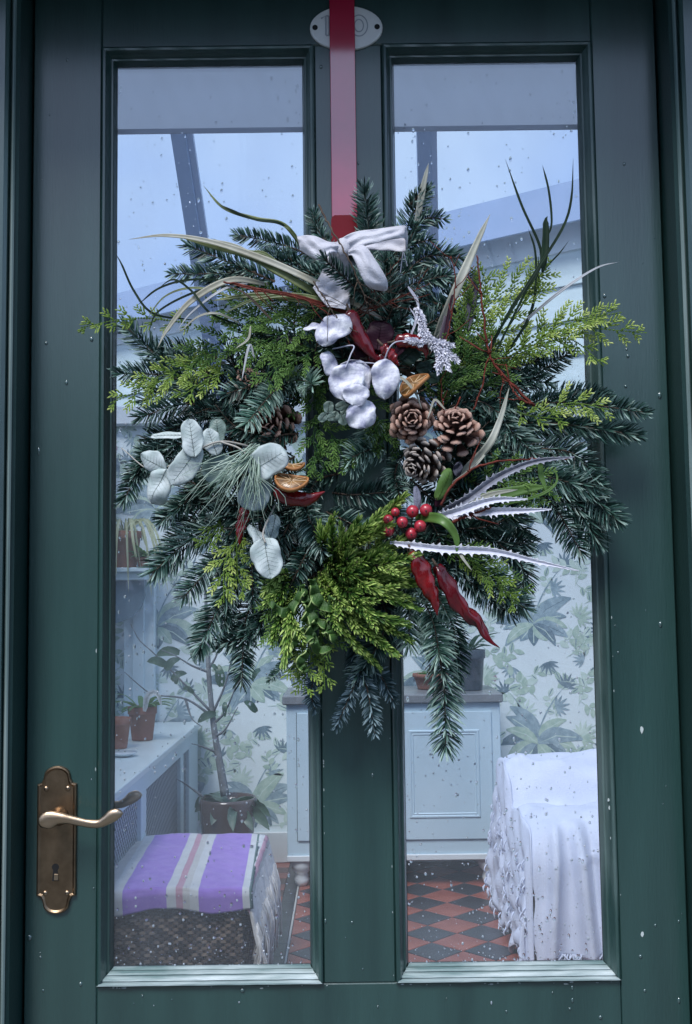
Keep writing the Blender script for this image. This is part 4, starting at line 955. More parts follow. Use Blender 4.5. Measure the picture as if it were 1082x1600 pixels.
# --- fir sprigs read off the photograph: (points, needle width px, depth tip, material, light)
FS = [
 ([(350, 650), (290, 670), (228, 690)], 48, -.05, FIR, -.08), ([(340, 740), (290, 780), (252, 815)], 46, -.045, FIR, -.05), ([(330, 770), (280, 830), (262, 850)], 42, -.04, FIR, -.1), ([(340, 560), (290, 545), (232, 548)], 40, -.045, FIR, -.05), ([(300, 660), (245, 690), (205, 750)], 44, -.04, FIR, -.1), ([(380, 880), (360, 920), (350, 985)], 46, -.05, FIR, -.05), ([(430, 880), (420, 930), (405, 990)], 46, -.06, FIR, .0), ([(560, 450), (530, 430), (470, 430)], 44, -.055, FIR, .0), ([(720, 500), (740, 460), (730, 420)], 40, -.045, FIR, -.05), ([(690, 790), (740, 810), (770, 845)], 48, -.045, FIR, -.1), ([(640, 420), (690, 430), (715, 450)], 40, -.05, FIR, -.02),
 ([(572, 450), (576, 370), (569, 293)], 52, -.04, FIR, .04), ([(615, 450), (636, 370), (664, 296)], 50, -.05, FIR, .02), ([(636, 380), (668, 348), (694, 342)], 40, -.05, FIR, 0), ([(630, 430), (672, 402), (722, 404)], 46, -.055, FIR, .02),
 ([(640, 320), (655, 305), (672, 292)], 30, -.05, FIR, .02), ([(600, 470), (650, 440), (700, 430)], 44, -.06, FIR, .05), ([(610, 500), (600, 440), (605, 395)], 50, -.05, FIR, -.05), ([(600, 410), (630, 385), (670, 375)], 40, -.06, FIR, 0),
 ([(500, 405), (440, 385), (368, 366)], 36, -.05, FIR, 0), ([(490, 430), (440, 400), (400, 402)], 34, -.05, FIR, 0), ([(520, 395), (500, 360), (488, 330)], 30, -.03, FIR, -.1), ([(430, 440), (370, 410), (292, 383)], 42, -.05, FIR, 0),
 ([(400, 425), (340, 428), (267, 428)], 36, -.05, FIR, .05), ([(440, 470), (390, 440), (330, 440)], 40, -.04, FIR, -.05), ([(520, 440), (470, 420), (420, 400)], 40, -.06, FIR, .05), ([(585, 478), (545, 436), (504, 402)], 34, -.175, FIR, .05),
 ([(330, 640), (265, 570), (195, 508)], 50, -.05, FIR, .02), ([(310, 600), (250, 580), (184, 584)], 44, -.05, FIR, 0), ([(350, 650), (290, 640), (218, 652)], 50, -.06, FIR, -.05), ([(330, 620), (270, 610), (222, 628)], 44, -.05, FIR, -.05), ([(330, 590), (290, 560), (250, 560)], 40, -.05, FIR, 0),
 ([(350, 700), (300, 700), (215, 735)], 44, -.04, FIR, -.05), ([(290, 690), (230, 720), (192, 785)], 46, -.04, FIR, .0), ([(330, 720), (260, 740), (220, 700)], 40, -.04, FIR, -.05),
 ([(400, 800), (310, 840), (238, 896)], 58, -.06, FIR, .02), ([(390, 830), (330, 890), (286, 935)], 50, -.06, FIR, .02), ([(400, 850), (345, 940), (310, 1020)], 56, -.06, FIR, .03), ([(420, 900), (385, 970), (378, 1068)], 48, -.05, FIR, -.16),
 ([(430, 940), (390, 985), (342, 1008)], 44, -.05, FIR, -.05), ([(420, 960), (455, 1010), (470, 1050)], 40, -.05, FIR, -.1), ([(330, 760), (300, 770), (300, 745)], 36, -.05, FIR, -.05), ([(360, 790), (310, 780), (268, 800)], 40, -.05, FIR, -.05),
 ([(440, 840), (400, 860), (395, 940)], 50, -.08, FIR, .10), ([(395, 800), (370, 840), (350, 900)], 46, -.06, FIR, .0), ([(455, 980), (450, 1030), (420, 1065)], 20, -.02, FIRL, .0),
 ([(560, 1040), (545, 1080), (525, 1136)], 30, -.06, FIRB, .12), ([(562, 1045), (570, 1090), (586, 1146)], 32, -.065, FIRB, .10), ([(560, 1040), (590, 1055), (614, 1095)], 32, -.055, FIRB, -.02), ([(548, 990), (555, 1020), (560, 1060)], 44, -.05, FIRB, -.12), ([(500, 1040), (490, 1080), (492, 1108)], 30, -.05, FIRB, 0),
 ([(610, 960), (590, 1010), (555, 1060)], 46, -.06, FIR, .12), ([(630, 880), (670, 970), (688, 1030)], 64, -.09, FIRL, .12), ([(670, 960), (694, 1060), (697, 1172)], 58, -.08, FIR, .10), ([(690, 930), (712, 990), (714, 1058)], 46, -.05, FIR, -.05), ([(610, 900), (640, 930), (640, 1010)], 54, -.08, FIRL, .05), ([(600, 860), (640, 880), (700, 960)], 50, -.08, FIRL, .0),
 ([(690, 850), (750, 900), (822, 952)], 56, -.06, FIR, -.03), ([(700, 880), (760, 930), (800, 960)], 50, -.05, FIR, -.06), ([(780, 850), (805, 880), (818, 922)], 48, -.04, FIR, -.08), ([(700, 820), (760, 840), (826, 850)], 60, -.05, FIR, -.14), ([(730, 780), (790, 790), (820, 850)], 60, -.04, FIR, -.14),
 ([(800, 740), (860, 790), (908, 862)], 56, -.05, FIR, -.08), ([(800, 720), (880, 740), (968, 815)], 56, -.06, FIR, .02), ([(830, 700), (900, 710), (940, 770)], 54, -.055, FIR, -.05), ([(850, 760), (895, 790), (935, 850)], 50, -.04, FIR, -.08), ([(790, 700), (850, 745), (930, 760)], 56, -.07, FIR, .08), ([(880, 770), (920, 800), (955, 820)], 40, -.05, FIR, -.02),
 ([(780, 640), (880, 625), (1012, 645)], 44, -.06, FIR, .0), ([(800, 660), (890, 670), (998, 680)], 44, -.05, FIR, -.03), ([(830, 630), (880, 610), (950, 618)], 42, -.04, FIR, -.08), ([(800, 680), (860, 665), (930, 668)], 50, -.05, FIR, -.1),
 ([(760, 640), (830, 590), (894, 548)], 44, -.05, FIR, -.08), ([(770, 600), (810, 590), (860, 600)], 44, -.05, FIR, -.05), ([(740, 560), (790, 570), (850, 560)], 44, -.05, FIR, -.05), ([(720, 600), (770, 600), (820, 640)], 46, -.07, FIR, .05),
 ([(770, 620), (790, 660), (835, 710)], 56, -.08, FIR, .12), ([(740, 660), (780, 690), (810, 730)], 56, -.07, FIR, .08), ([(740, 720), (780, 730), (830, 735)], 44, -.06, FIR, .0),
 ([(590, 650), (575, 690), (548, 732)], 50, -.085, FIRL, .05), ([(600, 700), (580, 700), (550, 715)], 56, -.09, FIRL, .10), ([(470, 590), (430, 610), (384, 664)], 50, -.115, FIRL, .18), ([(440, 590), (470, 590), (488, 602)], 50, -.115, FIRL, .25), ([(380, 620), (360, 640), (345, 660)], 44, -.07, FIR, 0),
 ([(470, 780), (490, 820), (505, 862)], 52, -.095, FIR, .2), ([(520, 770), (560, 775), (640, 765)], 50, -.07, FIR, -.05), ([(510, 800), (550, 820), (580, 850)], 50, -.08, FIR, .05), ([(460, 790), (450, 820), (430, 860)], 50, -.075, FIR, .03), ([(530, 740), (500, 750), (480, 780)], 46, -.07, FIR, -.05),
 ([(640, 700), (620, 740), (625, 775)], 42, -.08, FIR, .05), ([(700, 480), (660, 470), (620, 470)], 44, -.05, FIR, 0), ([(640, 560), (660, 510), (690, 470)], 44, -.05, FIR, 0), ([(700, 540), (700, 500), (700, 460)], 40, -.05, FIR, 0),
]
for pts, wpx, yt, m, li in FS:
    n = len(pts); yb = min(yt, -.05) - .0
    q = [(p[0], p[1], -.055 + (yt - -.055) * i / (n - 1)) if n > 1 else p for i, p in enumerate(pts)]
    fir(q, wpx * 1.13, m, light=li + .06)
# fill: sprigs radiating out of the ring, deeper, shorter and mostly darkened in colour as shade
rf = random.Random(12)
for k in range(130):
    a = 2 * math.pi * (k * .618 % 1) + rf.uniform(-.1, .1); r0 = rf.uniform(95, 200); r1 = r0 + rf.uniform(70, 115)
    lim = np.interp(math.degrees(a) % 360, [0, 30, 60, 90, 120, 150, 180, 210, 240, 270, 300, 330, 360], [330, 290, 255, 300, 320, 300, 310, 325, 270, 250, 250, 260, 330]); r1 = min(r1, lim); r0 = min(r0, lim - 70)
    sw = rf.uniform(-.35, .35); Y0 = rf.uniform(-.045, -.02) - .02 * (r0 < 150); Y1 = Y0 - rf.uniform(0, .035)
    pts = [(560 + r0 * math.cos(a), 695 + r0 * math.sin(a), Y0), (560 + (r0 + r1) / 2 * math.cos(a + sw * .35), 695 + (r0 + r1) / 2 * math.sin(a + sw * .35), (Y0 + Y1) / 2 - .006), (560 + r1 * math.cos(a + sw), 695 + r1 * math.sin(a + sw), Y1)]
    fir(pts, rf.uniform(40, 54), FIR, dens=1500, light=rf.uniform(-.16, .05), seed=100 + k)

# --- cypress sprays
CS = [
 ([(345, 575), (270, 590), (172, 630)], CYL, .20, -.10, .0), ([(350, 560), (290, 575), (215, 600)], CYL, .25, -.095, -.05), ([(300, 505), (210, 497), (126, 512)], CYL, .10, -.07, -.05), ([(360, 580), (330, 590), (280, 622)], CYL, .25, -.10, -.05),
 ([(500, 500), (440, 520), (370, 560)], CYP, .45, -.10, .15), ([(500, 480), (430, 480), (350, 510)], CYP, .45, -.09, .0), ([(480, 540), (440, 560), (415, 600)], CYP, .45, -.11, .15), ([(430, 520), (360, 530), (290, 560)], CYP, .4, -.08, .0), ([(520, 530), (470, 560), (430, 580)], CYP, .4, -.1, .1),
 ([(470, 470), (400, 470), (330, 480)], CYP, .35, -.08, -.05), ([(540, 560), (500, 590), (490, 640)], CYP, .4, -.07, -.05), ([(560, 600), (590, 660), (600, 700)], CYP, .4, -.07, .0), ([(500, 640), (490, 690), (510, 740)], CYP, .4, -.08, .0), ([(480, 660), (520, 680), (545, 735)], CYP, .3, -.08, .05), ([(510, 560), (470, 620), (450, 640)], CYP, .3, -.06, -.1),
 ([(720, 560), (770, 470), (860, 418)], CYL, .30, -.08, -.05), ([(700, 590), (740, 480), (760, 420)], CYL, .30, -.08, -.15), ([(730, 580), (800, 490), (850, 440)], CYL, .28, -.085, .0), ([(770, 570), (860, 510), (972, 488)], CYL, .18, -.09, .0), ([(790, 560), (880, 515), (1012, 520)], CYL, .14, -.09, .05), ([(760, 580), (830, 540), (900, 530)], CYL, .25, -.09, -.1), ([(830, 545), (890, 530), (944, 572)], CYL, .12, -.08, -.05),
 ([(700, 640), (720, 560), (740, 500)], CYP, .5, -.09, .0), ([(680, 640), (700, 600), (760, 540)], CYP, .5, -.09, .0), ([(840, 650), (890, 630), (952, 640)], CYL, .28, -.095, .05), ([(730, 640), (760, 600), (800, 580)], CYP, .4, -.08, .05), ([(800, 640), (830, 650), (880, 655)], CYL, .2, -.09, -.1),
 ([(375, 840), (352, 880), (350, 942)], CYL, .25, -.09, .05), ([(370, 830), (372, 900), (385, 925)], CYL, .22, -.09, .0), ([(345, 810), (330, 840), (320, 850)], CYL, .3, -.07, -.15),
 ([(700, 860), (760, 890), (806, 945)], CYL, .22, -.085, -.15), ([(730, 880), (780, 900), (820, 930)], CYP, .3, -.08, .2), ([(720, 770), (790, 745), (860, 755)], CYP, .35, -.08, .15), ([(760, 800), (820, 780), (870, 770)], CYP, .25, -.08, .1), ([(690, 840), (720, 860), (770, 870)], CYP, .3, -.07, .05),
 ([(470, 900), (440, 950), (440, 1010)], CYP, .4, -.09, .15), ([(490, 960), (480, 1030), (475, 1085)], CYL, .25, -.10, -.10), ([(500, 980), (505, 1030), (508, 1078)], CYL, .18, -.10, -.08), ([(470, 960), (460, 1020), (462, 1060)], CYL, .22, -.09, -.15), ([(450, 880), (430, 920), (425, 970)], CYP, .4, -.08, .05), ([(480, 930), (500, 970), (520, 1020)], CYP, .4, -.09, .1),
 ([(460, 740), (500, 720), (525, 690)], CYP, .25, -.07, -.05), ([(640, 660), (610, 690), (570, 660)], CYP, .3, -.06, -.1)]
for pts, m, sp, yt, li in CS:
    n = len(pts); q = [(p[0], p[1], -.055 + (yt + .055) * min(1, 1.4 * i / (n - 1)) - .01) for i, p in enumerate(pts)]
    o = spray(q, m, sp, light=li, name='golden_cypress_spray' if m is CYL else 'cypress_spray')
# --- foxtail (cryptomeria) branchlets, fanning right over the lower centre
rf = random.Random(5)
FX = []
for k, (x1, y1) in enumerate([(560, 812), (598, 800), (632, 776), (608, 822), (642, 836), (622, 850), (652, 868), (600, 862), (640, 890), (654, 912), (628, 900), (636, 935), (650, 950), (610, 930), (632, 975), (640, 1000), (600, 970), (618, 1022), (596, 1000), (590, 1040), (560, 985), (425, 1000), (432, 960), (414, 925), (445, 1030), (520, 830), (500, 822), (552, 850), (575, 890), (560, 925), (545, 950), (530, 985)]):
    a = math.atan2(y1 - 860, x1 - 440); x0 = 470 + 45 * math.cos(a) + rf.uniform(-12, 12); y0 = 872 + 30 * math.sin(a) + rf.uniform(-12, 12); bow_ = rf.uniform(4, 18)
    mid = ((x0 + x1) / 2, (y0 + y1) / 2 + (bow_ if x1 > 480 else -bow_), -.098 - rf.uniform(0, .03)); d = rf.uniform(-.015, .02)
    FX.append([(x0, y0, -.075), mid, (x1, y1, mid[2] - d)])
for i, q in enumerate(FX):
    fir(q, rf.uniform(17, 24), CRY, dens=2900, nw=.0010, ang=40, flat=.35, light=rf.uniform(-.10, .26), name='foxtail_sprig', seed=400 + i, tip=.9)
    if i % 2 == 0:      # side shoots
        m_, e_ = q[1], q[2]; sd_ = 1 if i % 4 else -1; L_ = rf.uniform(26, 44); aa = math.atan2(e_[1] - m_[1], e_[0] - m_[0]) + sd_ * .6
        fir([m_, (m_[0] + L_ * .5 * math.cos(aa), m_[1] + L_ * .5 * math.sin(aa), m_[2] - .006), (m_[0] + L_ * math.cos(aa), m_[1] + L_ * math.sin(aa), m_[2] - .012)], 15, CRY, dens=3200, nw=.0009, ang=40, flat=.35, light=rf.uniform(.05, .3), name='foxtail_sprig', seed=480 + i, tip=.9)
# crested wavy fronds
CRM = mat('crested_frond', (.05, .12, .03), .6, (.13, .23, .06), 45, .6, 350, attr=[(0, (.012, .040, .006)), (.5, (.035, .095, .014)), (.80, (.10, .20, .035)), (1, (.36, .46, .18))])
def crest(pts, wpx, seed, Y=-.118):
    wpx *= .62; c = crom(px3([(p[0], p[1], Y) for p in pts]), 60); t, S, Nn = frames(c); nW = 9; V = []; A = []; ph = seed * 1.7
    w_ = M(wpx, Y)
    for i in range(60):
        u = i / 59; ww = w_ * math.sin(math.pi * (.12 + .80 * u)) ** .6
        for j in range(nW):
            v = j / (nW - 1); amp = .009 * v ** 1.3
            V.append(c[i] + S[i] * ww * (v - .15) * (1 + .18 * math.sin(u * 40 + ph)) + Nn[i] * amp * math.sin(u * 26 + ph) + t[i] * .004 * v * math.sin(u * 33 + ph * 2))
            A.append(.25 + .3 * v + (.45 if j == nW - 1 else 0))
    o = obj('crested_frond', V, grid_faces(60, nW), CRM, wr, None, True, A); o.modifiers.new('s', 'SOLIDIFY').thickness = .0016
for k, (pts, wpx) in enumerate([([(424, 940), (445, 952), (462, 935), (470, 915)], 22), ([(492, 905), (500, 930), (512, 945), (516, 930)], 26), ([(500, 935), (490, 955), (500, 975), (480, 995)], 26), ([(505, 970), (520, 985), (528, 1000)], 24), ([(480, 985), (468, 1000), (458, 1015)], 22), ([(485, 1020), (475, 1035), (482, 1050)], 20), ([(470, 1000), (490, 990), (500, 1010), (515, 1010)], 24), ([(478, 920), (486, 950), (478, 975)], 20)]):
    crest(pts, wpx, k)

# --- cones
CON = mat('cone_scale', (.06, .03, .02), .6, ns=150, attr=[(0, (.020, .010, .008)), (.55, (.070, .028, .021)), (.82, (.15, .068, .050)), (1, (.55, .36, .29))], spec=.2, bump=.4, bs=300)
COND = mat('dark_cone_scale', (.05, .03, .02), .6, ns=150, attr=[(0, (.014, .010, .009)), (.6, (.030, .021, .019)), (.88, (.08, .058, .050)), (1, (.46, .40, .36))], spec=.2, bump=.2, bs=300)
def scale_mesh(nm, m):
    nu_, nv_ = 9, 9; V = []; A = []
    for lay in (1, -1):
        for i in range(nu_):
            u = i / (nu_ - 1)
            for j in range(nv_):
                v = j / (nv_ - 1) * 2 - 1
                wv = .13 + .36 * min(1, u * 1.15) ** 1.6
                if u > .66: wv *= math.sqrt(max(0.02, 1 - ((u - .66) / .345) ** 2))
                th_ = (.035 + .085 * max(0, u - .5) / .5) * (1 - v * v) ** .5 if i < nu_ - 1 else .004
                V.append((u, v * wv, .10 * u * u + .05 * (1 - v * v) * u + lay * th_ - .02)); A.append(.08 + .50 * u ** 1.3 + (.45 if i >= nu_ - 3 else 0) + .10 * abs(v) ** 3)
    a = grid_faces(nu_, nv_); k = nu_ * nv_; F = [f[::-1] for f in a] + [tuple(x + k for x in f) for f in a]
    F += [((nu_ - 1) * nv_ + j, (nu_ - 1) * nv_ + j + 1, k + (nu_ - 1) * nv_ + j + 1, k + (nu_ - 1) * nv_ + j) for j in range(nv_ - 1)]
    for e in (0, nv_ - 1): F += [(i * nv_ + e, (i + 1) * nv_ + e, k + (i + 1) * nv_ + e, k + i * nv_ + e) for i in range(nu_ - 1)]
    return mesh_data(nm, V, F, m, None, True, A)
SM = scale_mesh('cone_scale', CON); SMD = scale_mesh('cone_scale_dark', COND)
def cone(px, py, Y, rpx, axis, n=46, me=SM, label=None, hgt=1.25, seed=1):
    r_ = random.Random(seed); c = P(px, py, Y); R = M(rpx, Y); ax = Vector(axis).normalized(); H = R * hgt
    e1 = ax.orthogonal().normalized(); e2 = ax.cross(e1)
    base = c - ax * H * .45
    co = MB().lathe([(.001, 0), (R * .42, H * .12), (R * .38, H * .5), (R * .20, H * .85), (.0005, H * .96)], (0, 0, 0), 12)
    V = [base + e1 * v[0] + e2 * v[1] + ax * v[2] for v in map(Vector, co.v)]
    b = obj('pine_cone', V, co.f, me.materials[0], wr, None, True, [.1] * len(V), origin=base)
    if label: b['label'] = label
    for i in range(n):
        t = i / (n - 1); a = i * 2.39996 + r_.uniform(-.22, .22); h = H * (.06 + .88 * t ** .9)
        rc = R * (.40 * (1 - t) ** .8 + .04); out_ = R * np.interp(t, [0, .2, .5, .8, 1], [.82, .80, .68, .46, .26]) * r_.uniform(.84, 1.12)
        el = math.radians(np.interp(t, [0, .3, .7, 1], [-6, 8, 30, 62]) + r_.uniform(-13, 13))
        rad = e1 * math.cos(a) + e2 * math.sin(a); X = (rad * math.cos(el) + ax * math.sin(el)).normalized(); Yv = ax.cross(rad).normalized(); Z = X.cross(Yv)
        o = bpy.data.objects.new('cone_scale', me); pos = base + ax * h + rad * rc * .55
        link(o, b, pos); s_ = out_; wd_ = R * np.interp(t, [0, .5, 1], [.60, .54, .28])
        Mx = Matrix(((X.x * s_, Yv.x * wd_, Z.x * s_), (X.y * s_, Yv.y * wd_, Z.y * s_), (X.z * s_, Yv.z * wd_, Z.z * s_))).to_4x4()
        Mx.translation = pos - base; o.matrix_local = Mx
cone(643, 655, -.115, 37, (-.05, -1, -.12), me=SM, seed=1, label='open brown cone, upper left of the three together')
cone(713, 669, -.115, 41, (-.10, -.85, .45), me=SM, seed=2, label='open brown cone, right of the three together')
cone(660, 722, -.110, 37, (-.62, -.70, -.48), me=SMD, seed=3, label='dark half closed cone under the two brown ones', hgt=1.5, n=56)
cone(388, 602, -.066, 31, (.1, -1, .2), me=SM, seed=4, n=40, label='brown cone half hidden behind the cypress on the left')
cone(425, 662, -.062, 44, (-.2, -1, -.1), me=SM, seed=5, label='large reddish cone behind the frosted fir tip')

# --- berries
BER = mat('red_berry', (.36, .012, .028), .34, (.45, .03, .05), 60, .15, 250, coat=.4, coat_r=.2, sss=.1); BERF = mat('berry_stem', (.05, .035, .04), .7)
for i, (px, py, r_) in enumerate([(607, 829, 9.5), (607, 812, 8), (629, 816, 9), (645, 799, 10), (666, 797, 10), (657, 822, 9.5), (643, 834, 9.5), (618, 800, 7)]):
    Y = -.118 - .004 * (i % 3); c = P(px, py, Y); r = M(r_, Y); mb = MB(); V, F = lathe([(r * math.sin(a) + 1e-5, -r * math.cos(a)) for a in np.linspace(0, math.pi, 13)], (0, 0, 0), 18)
    mb.add([c + Vector(v) for v in V], F); b = mb.build('berry', BER, wr, True, origin=c)
    mb = MB(); mb.tube([P(px + 0, py + 1, Y - M(r_, Y) * .98), P(px, py + 1, Y - M(r_, Y) * 1.12)], [.0012, .0007], 5); mb.build('calyx', BERF, b)
    s = P(640, 850, -.09); mb = MB(); mb.tube(crom([list(s), [(s.x + c.x) / 2, -.105, (s.z + c.z) / 2 - .004], [c.x, c.y + r * .7, c.z]], 10), .0009, 5); mb.build('berry_stalk', BERF, wr, True)

# --- leaves
EUC = mat('eucalyptus_leaf', (.46, .56, .55), .5, (.68, .75, .76), 55, .5, 90, spec=.3, detail=10, trans=(.15, (.45, .55, .5))); EUD = mat('eucalyptus_green', (.13, .20, .18), .5, (.20, .28, .25), 25, .15, 120)
EUB = mat('eucalyptus_blue', (.18, .25, .28), .5, (.27, .35, .38), 25, .15, 120); SIL = mat('silver_leaf', (.30, .31, .46), .45, (.90, .91, .97), 75, .9, 110, trans=(.12, (.6, .6, .7)), detail=8)
PUR = mat('dark_purple_leaf', (.020, .004, .012), .5, (.035, .010, .02), 25, .1, 120, spec=.15); OLV = mat('dark_green_leaf', (.015, .035, .028), .35, (.03, .06, .045), 25, .1, 120, spec=.2)
STM = mat('pale_stem', (.42, .40, .36), .6)
VEIN = mat('leaf_vein', (.47, .56, .55), .6)
def leaf(px, py, Lpx, Wpx, ang, m, Y=-.12, base=.5, point=1.0, cup=.15, tilt=(0, 0), label=None, name='eucalyptus_leaf', fold=.12, wave=.0, seed=0, bend=.0):
    """leaf centred on (px, py); ang = direction of its tip in picture degrees (0 right, 90 up)"""
    ks = (px * 7 + py * 13) % 17; wave = wave + .035 + .02 * (ks % 3); bend = bend + .25 * math.sin(ks); c = P(px, py, Y); L, W = M(Lpx, Y), M(Wpx, Y) / 2; a = math.radians(ang); nu_, nv_ = 21, 13
    A = Vector((math.cos(a), 0, math.sin(a))); S = Vector((-math.sin(a), 0, math.cos(a))); N = Vector((0, -1, 0))
    R = Matrix.Rotation(math.radians(tilt[0]), 3, S) @ Matrix.Rotation(math.radians(tilt[1]), 3, A)
    A, S, N = R @ A, R @ S, R @ N; V = []
    for i in range(nu_):
        u = i / (nu_ - 1)
        e = (math.sin(math.pi * u ** (math.log(.5) / math.log(1 - base) if base < .999 else 1))) ** (.62 * point) if 0 < u < 1 else 0
        e = (1 - abs((u - base) / (base if u < base else 1 - base)) ** (2.2 / point)) ** (.5 + .22 * (point - 1)) if 0 < u < 1 else 0.0
        for j in range(nv_):
            v = j / (nv_ - 1) * 2 - 1; wv = W * e * (1 + .07 * math.sin(u * 7 + ks * 2.3 + (3 if v > 0 else 0)) + .025 * math.sin(u * 23 + ks * 5 + v))
            h = -cup * W * v * v * e - cup * L * .8 * (u - .5) ** 2 - bend * L * (u - .5) ** 2 * (1 if u > .5 else .2) + fold * W * abs(v) * e + wave * W * math.sin(u * 8 + v * 2.5 + ks) + .10 * W * abs(v) ** 3 * math.sin(u * 13 + ks * 3)
            V.append(c + A * (L * (u - .5)) + S * (wv * v) + N * h)
    o = obj(name, V, grid_faces(nu_, nv_), m, wr, smooth=True); o.modifiers.new('s', 'SOLIDIFY').thickness = .0005
    if label: o['label'] = label
    # midrib
    if m is SIL: return o
    rb = MB(); pts = [V[i * nv_ + nv_ // 2] + N * .0004 for i in range(0, nu_ - 2)]
    rb.tube(pts, [.0005, .00015], 4)
    for i in range(3, nu_ - 3, 2):
        for sg in (-1, 1):
            q = [Vector(V[i * nv_ + nv_ // 2]) + N * .00035, Vector(V[min(nu_ - 1, i + 1) * nv_ + nv_ // 2 + 2 * sg]) + N * .00035, Vector(V[min(nu_ - 1, i + 2) * nv_ + nv_ // 2 + 4 * sg]) + N * .0003]
            rb.tube(q, [.00014, .00005], 3); rb.build('midrib', VEIN if m is EUC else m, o, True)
    return o
def blade(pts, wpx, m, y0=-.10, name='grass_blade', fold=.3, n=34, prof=None, label=None, ref=(0, -1, 0), twist=0):
    c = crom(px3(pts, y0), n); t, S, Nn = frames(c, ref); V = []; w_ = M(wpx, y0) / 2
    for i in range(n):
        u = i / (n - 1); e = np.interp(u, [0, .15, .5, .85, 1], prof or [.5, .9, 1, .55, .04]); tw = twist * math.sin(u * 7)
        s = S[i] * math.cos(tw) + Nn[i] * math.sin(tw)
        for v in (-1, -.5, 0, .5, 1): V.append(c[i] + s * w_ * e * v + Nn[i] * w_ * fold * e * abs(v))
    o = obj(name, V, grid_faces(n, 5), m, wr, smooth=True); o.modifiers.new('s', 'SOLIDIFY').thickness = .0005
    if label: o['label'] = label
    return o
def stem(pts, rad, m, y0=-.11, name='stem', n=30, par=None):
    V, F = tube(crom(px3(pts, y0), n), rad, 6); return obj(name, V, F, m, par or wr, smooth=True)
# left eucalyptus group
leaf(262, 680, 56, 13, 180, EUC, -.10, tilt=(5, 25), cup=.1, base=.4)
leaf(300, 684, 62, 35, 98, EUC, -.135, base=.5, point=.95, cup=.12, fold=.08)
leaf(290, 727, 78, 42, 232, EUC, -.128, base=.5, point=1.0, cup=.15, tilt=(8, -8))
leaf(332, 690, 46, 30, 110, EUC, -.110, base=.5, tilt=(0, 20)); leaf(340, 672, 40, 28, 95, EUD, -.09)
leaf(238, 722, 52, 36, 150, EUC, -.115, base=.45, point=1.35, cup=.3, tilt=(10, -20), label='pointed grey leaf end of the eucalyptus stem')
leaf(246, 760, 62, 44, 242, EUC, -.118, base=.52, point=.9, cup=.45, tilt=(12, 15), wave=.06, seed=2)
leaf(345, 733, 62, 44, 190, EUD, -.100, base=.5, point=.9, cup=.1)
leaf(417, 722, 70, 50, 30, EUC, -.132, base=.55, point=.85, cup=.12, tilt=(-8, 5), label='large pale round eucalyptus leaf')
leaf(398, 770, 58, 50, 265, EUB, -.122, base=.55, point=.82, cup=.1, label='blue grey round eucalyptus leaf')
leaf(407, 838, 58, 30, 125, EUC, -.120, base=.35, point=1.3, cup=.5, tilt=(15, 40), wave=.1)
leaf(427, 824, 42, 26, 255, EUB, -.112, base=.5, cup=.3, tilt=(0, -25))
leaf(418, 872, 66, 48, 280, EUC, -.128, base=.36, point=.95, cup=.15, fold=.18, label='heart shaped pale leaf pointing down')
stem([(190, 700, -.08), (240, 735, -.105), (300, 708, -.118), (345, 690, -.11), (400, 700, -.09)], [.0006, .0010, .0016], STM)
stem([(345, 690, -.115), (380, 705, -.12), (405, 745, -.118)], .0012, STM); stem([(430, 790, -.10), (412, 830, -.125), (415, 848, -.13)], .0012, STM)
# silver papery leaves in the middle
leaf(520, 513, 66, 44, 215, SIL, -.135, base=.5, point=.85, cup=.25, tilt=(5, 12), name='silver_leaf', fold=.1, label='papery silver leaf nearest the bow tail', wave=.05)
leaf(490, 510, 34, 20, 190, SIL, -.12, base=.4, point=1.3, name='silver_leaf', tilt=(0, 45))
leaf(517, 567, 42, 30, 100, SIL, -.125, base=.5, point=.85, cup=.3, tilt=(0, 30), name='silver_leaf', wave=.08)
leaf(553, 590, 58, 56, 100, SIL, -.13, base=.5, point=.75, cup=.22, name='silver_leaf', wave=.06, seed=3); leaf(543, 597, 60, 56, 262, SIL, -.140, base=.5, point=.76, cup=.15, name='silver_leaf', seed=4, wave=.05, label='round papery silver leaf in the middle of the cluster')
leaf(557, 616, 36, 40, 250, SIL, -.145, base=.5, point=.8, cup=.15, name='silver_leaf', seed=5)
leaf(565, 647, 46, 48, 285, SIL, -.142, base=.48, point=.8, cup=.25, name='silver_leaf', seed=6, wave=.07, label='lowest silver leaf hanging over the dark middle')
leaf(602, 591, 66, 46, 268, SIL, -.138, base=.42, point=1.25, cup=.2, name='silver_leaf', fold=.25, label='kite shaped silver leaf on its white stalk')
stem([(602, 560, -.14), (608, 545, -.145), (618, 535, -.145), (636, 532, -.14)], .0009, FROST, name='stalk'); stem([(540, 575, -.142), (548, 555, -.14), (552, 540, -.135), (520, 545, -.12)], .0009, FROST, name='stalk')
stem([(556, 566, -.13), (585, 568, -.13), (600, 574, -.135)], .0008, FROST, name='stalk')
for (x, y, l, w_, a) in [(514, 636, 20, 17, 80), (505, 652, 16, 14, 230), (524, 650, 17, 13, 260), (518, 652, 14, 12, 200), (533, 634, 18, 14, 20), (536, 655, 20, 16, 290), (540, 640, 18, 15, 60)]:
    leaf(x, y, l, w_, a, EUD, -.10, point=.85, name='small_round_leaf')
leaf(593, 524, 48, 44, 80, PUR, -.12, point=.75, cup=.1, name='purple_leaf', label='round dark purple leaf among the chillies'); leaf(570, 545, 44, 40, 200, PUR, -.11, point=.8, name='purple_leaf')
leaf(641, 553, 36, 32, 40, OLV, -.115, point=.8, name='dark_green_leaf'); leaf(663, 574, 26, 20, 10, OLV, -.11, point=.8, name='dark_green_leaf'); leaf(675, 590, 26, 18, 340, OLV, -.11, point=.8, name='dark_green_leaf')
leaf(626, 545, 26, 14, 50, PUR, -.125, name='purple_leaf')
